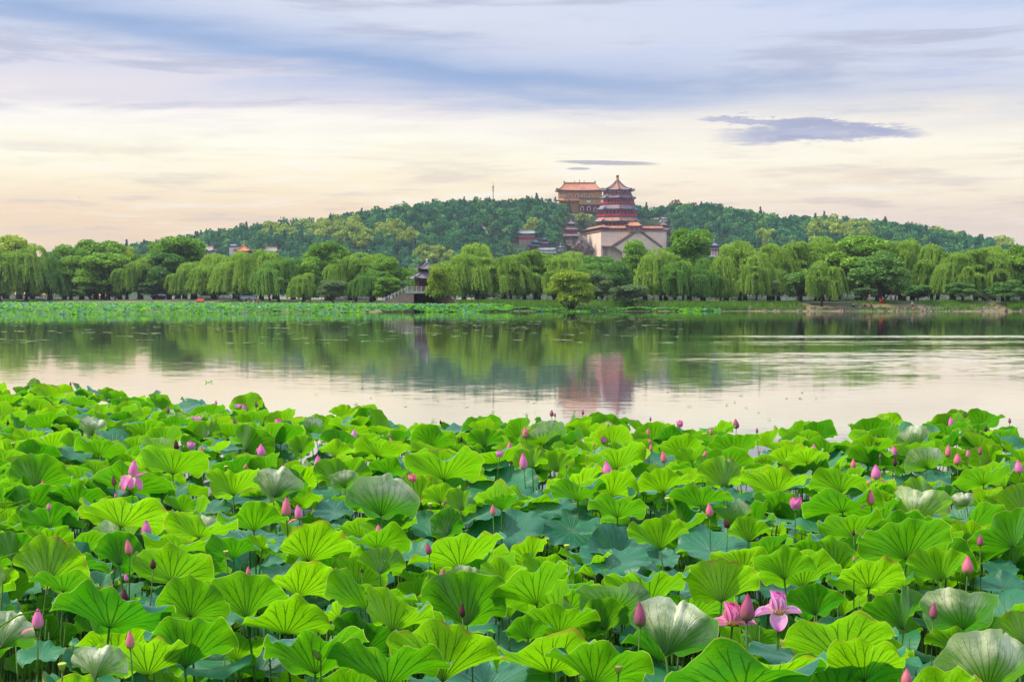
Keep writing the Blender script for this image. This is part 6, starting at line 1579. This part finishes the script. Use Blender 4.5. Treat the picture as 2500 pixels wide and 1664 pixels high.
for k in range(34):
    px = rf.uniform(0, 700); f0 = float(lerp_pts(px, FRONT)); D_ = rf.uniform(f0+4, f0+90); x_ = (px-1250)/FPX*D_
    if D_ > float(lerp_pts(x_, SHORE)): continue
    zz_ = rf.uniform(-0.3, 0.0); mb.lathe([(0.02, 1.45+zz_), (0.10, 1.53+zz_), (0.08, 1.68+zz_), (0.02, 1.75+zz_)], 6, (x_, D_))
tag(mb.build('far_lotus_flowers', PM['pink'], smooth=True), 'tiny pink lotus flowers dotted over the far lotus bed', 'lotus flowers', kind='stuff')
Vs, Fs = [], []; off = 0
def scrap(x, y, r):
    global off
    k = 8; a = np.linspace(0, 2*PI, k, endpoint=False); rr = r*rf.uniform(0.6, 1.1, k)
    Vs.append(np.stack([x+rr*np.cos(a)*1.6, y+rr*np.sin(a), 0.012+rf.uniform(0, 0.03, k)], 1)); Fs.append(np.arange(k)[None, :]+off); off += k
for k in range(220):
    D_ = rf.uniform(110, 250); px = rf.uniform(-20, 1700)
    n_ = int(rf.integers(1, 5)); x0 = (px-1250)/FPX*D_
    for j in range(n_): scrap(x0+rf.normal()*1.2*j, D_+rf.normal()*0.3, rf.uniform(0.12, 0.5))
for k in range(46):
    px = rf.uniform(660, 2000); D_ = rf.uniform(42, 60); scrap((px-1250)/FPX*D_, D_, rf.uniform(0.03, 0.09))
M['scrap'] = surf('floating_leaf', lin(132,150,90), lin(96,120,60), 3, 0.5)
tag(link('floating_leaves', np_mesh('floating_leaves', np.concatenate(Vs), np.concatenate(Fs), mats=[M['scrap']])), 'scattered small leaves and weed floating on the open water', 'floating leaves', kind='stuff')
def clump(px, py, w, lb):
    x, y, z = G(px, py, 0.1); r_ = w/FPX*y/2
    V, F, UV = leaf_geo(np.random.default_rng(int(px)), 16, 14, 1.2, (), 30, 6)
    o_ = link('floating_lotus_leaf', np_mesh('floating_lotus_leaf', V*r_, F, True, np.zeros(len(F)), UV, [M['leaf']]), None, (x, y, 0.0)); tag(o_, lb, 'floating leaf')
clump(510, 928, 20, 'curled dark lotus leaf floating alone on the bright water at left')
clump(890, 990, 12, 'small lotus leaf floating just beyond the middle of the bed')
clump(990, 986, 8, 'tiny leaf floating on the water left of the tower reflection')
clump(1140, 987, 8, 'tiny leaf floating on the water near the tower reflection')
# ---------------------------------------------------------------- haze
if HAZE > 0:
    m, t = newmat('haze_air')
    pv = t.n('ShaderNodeVolumePrincipled'); pv.inputs['Color'].default_value = lin(214, 228, 244); pv.inputs['Density'].default_value = HAZE; pv.inputs['Anisotropy'].default_value = 0.3
    o = t.n('ShaderNodeOutputMaterial'); t.set(o.inputs[1], pv.outputs[0])
    tag(MB().box(-2550, 2550, -250, 2750, -5.0, 125).build('haze', m), kind='stuff')
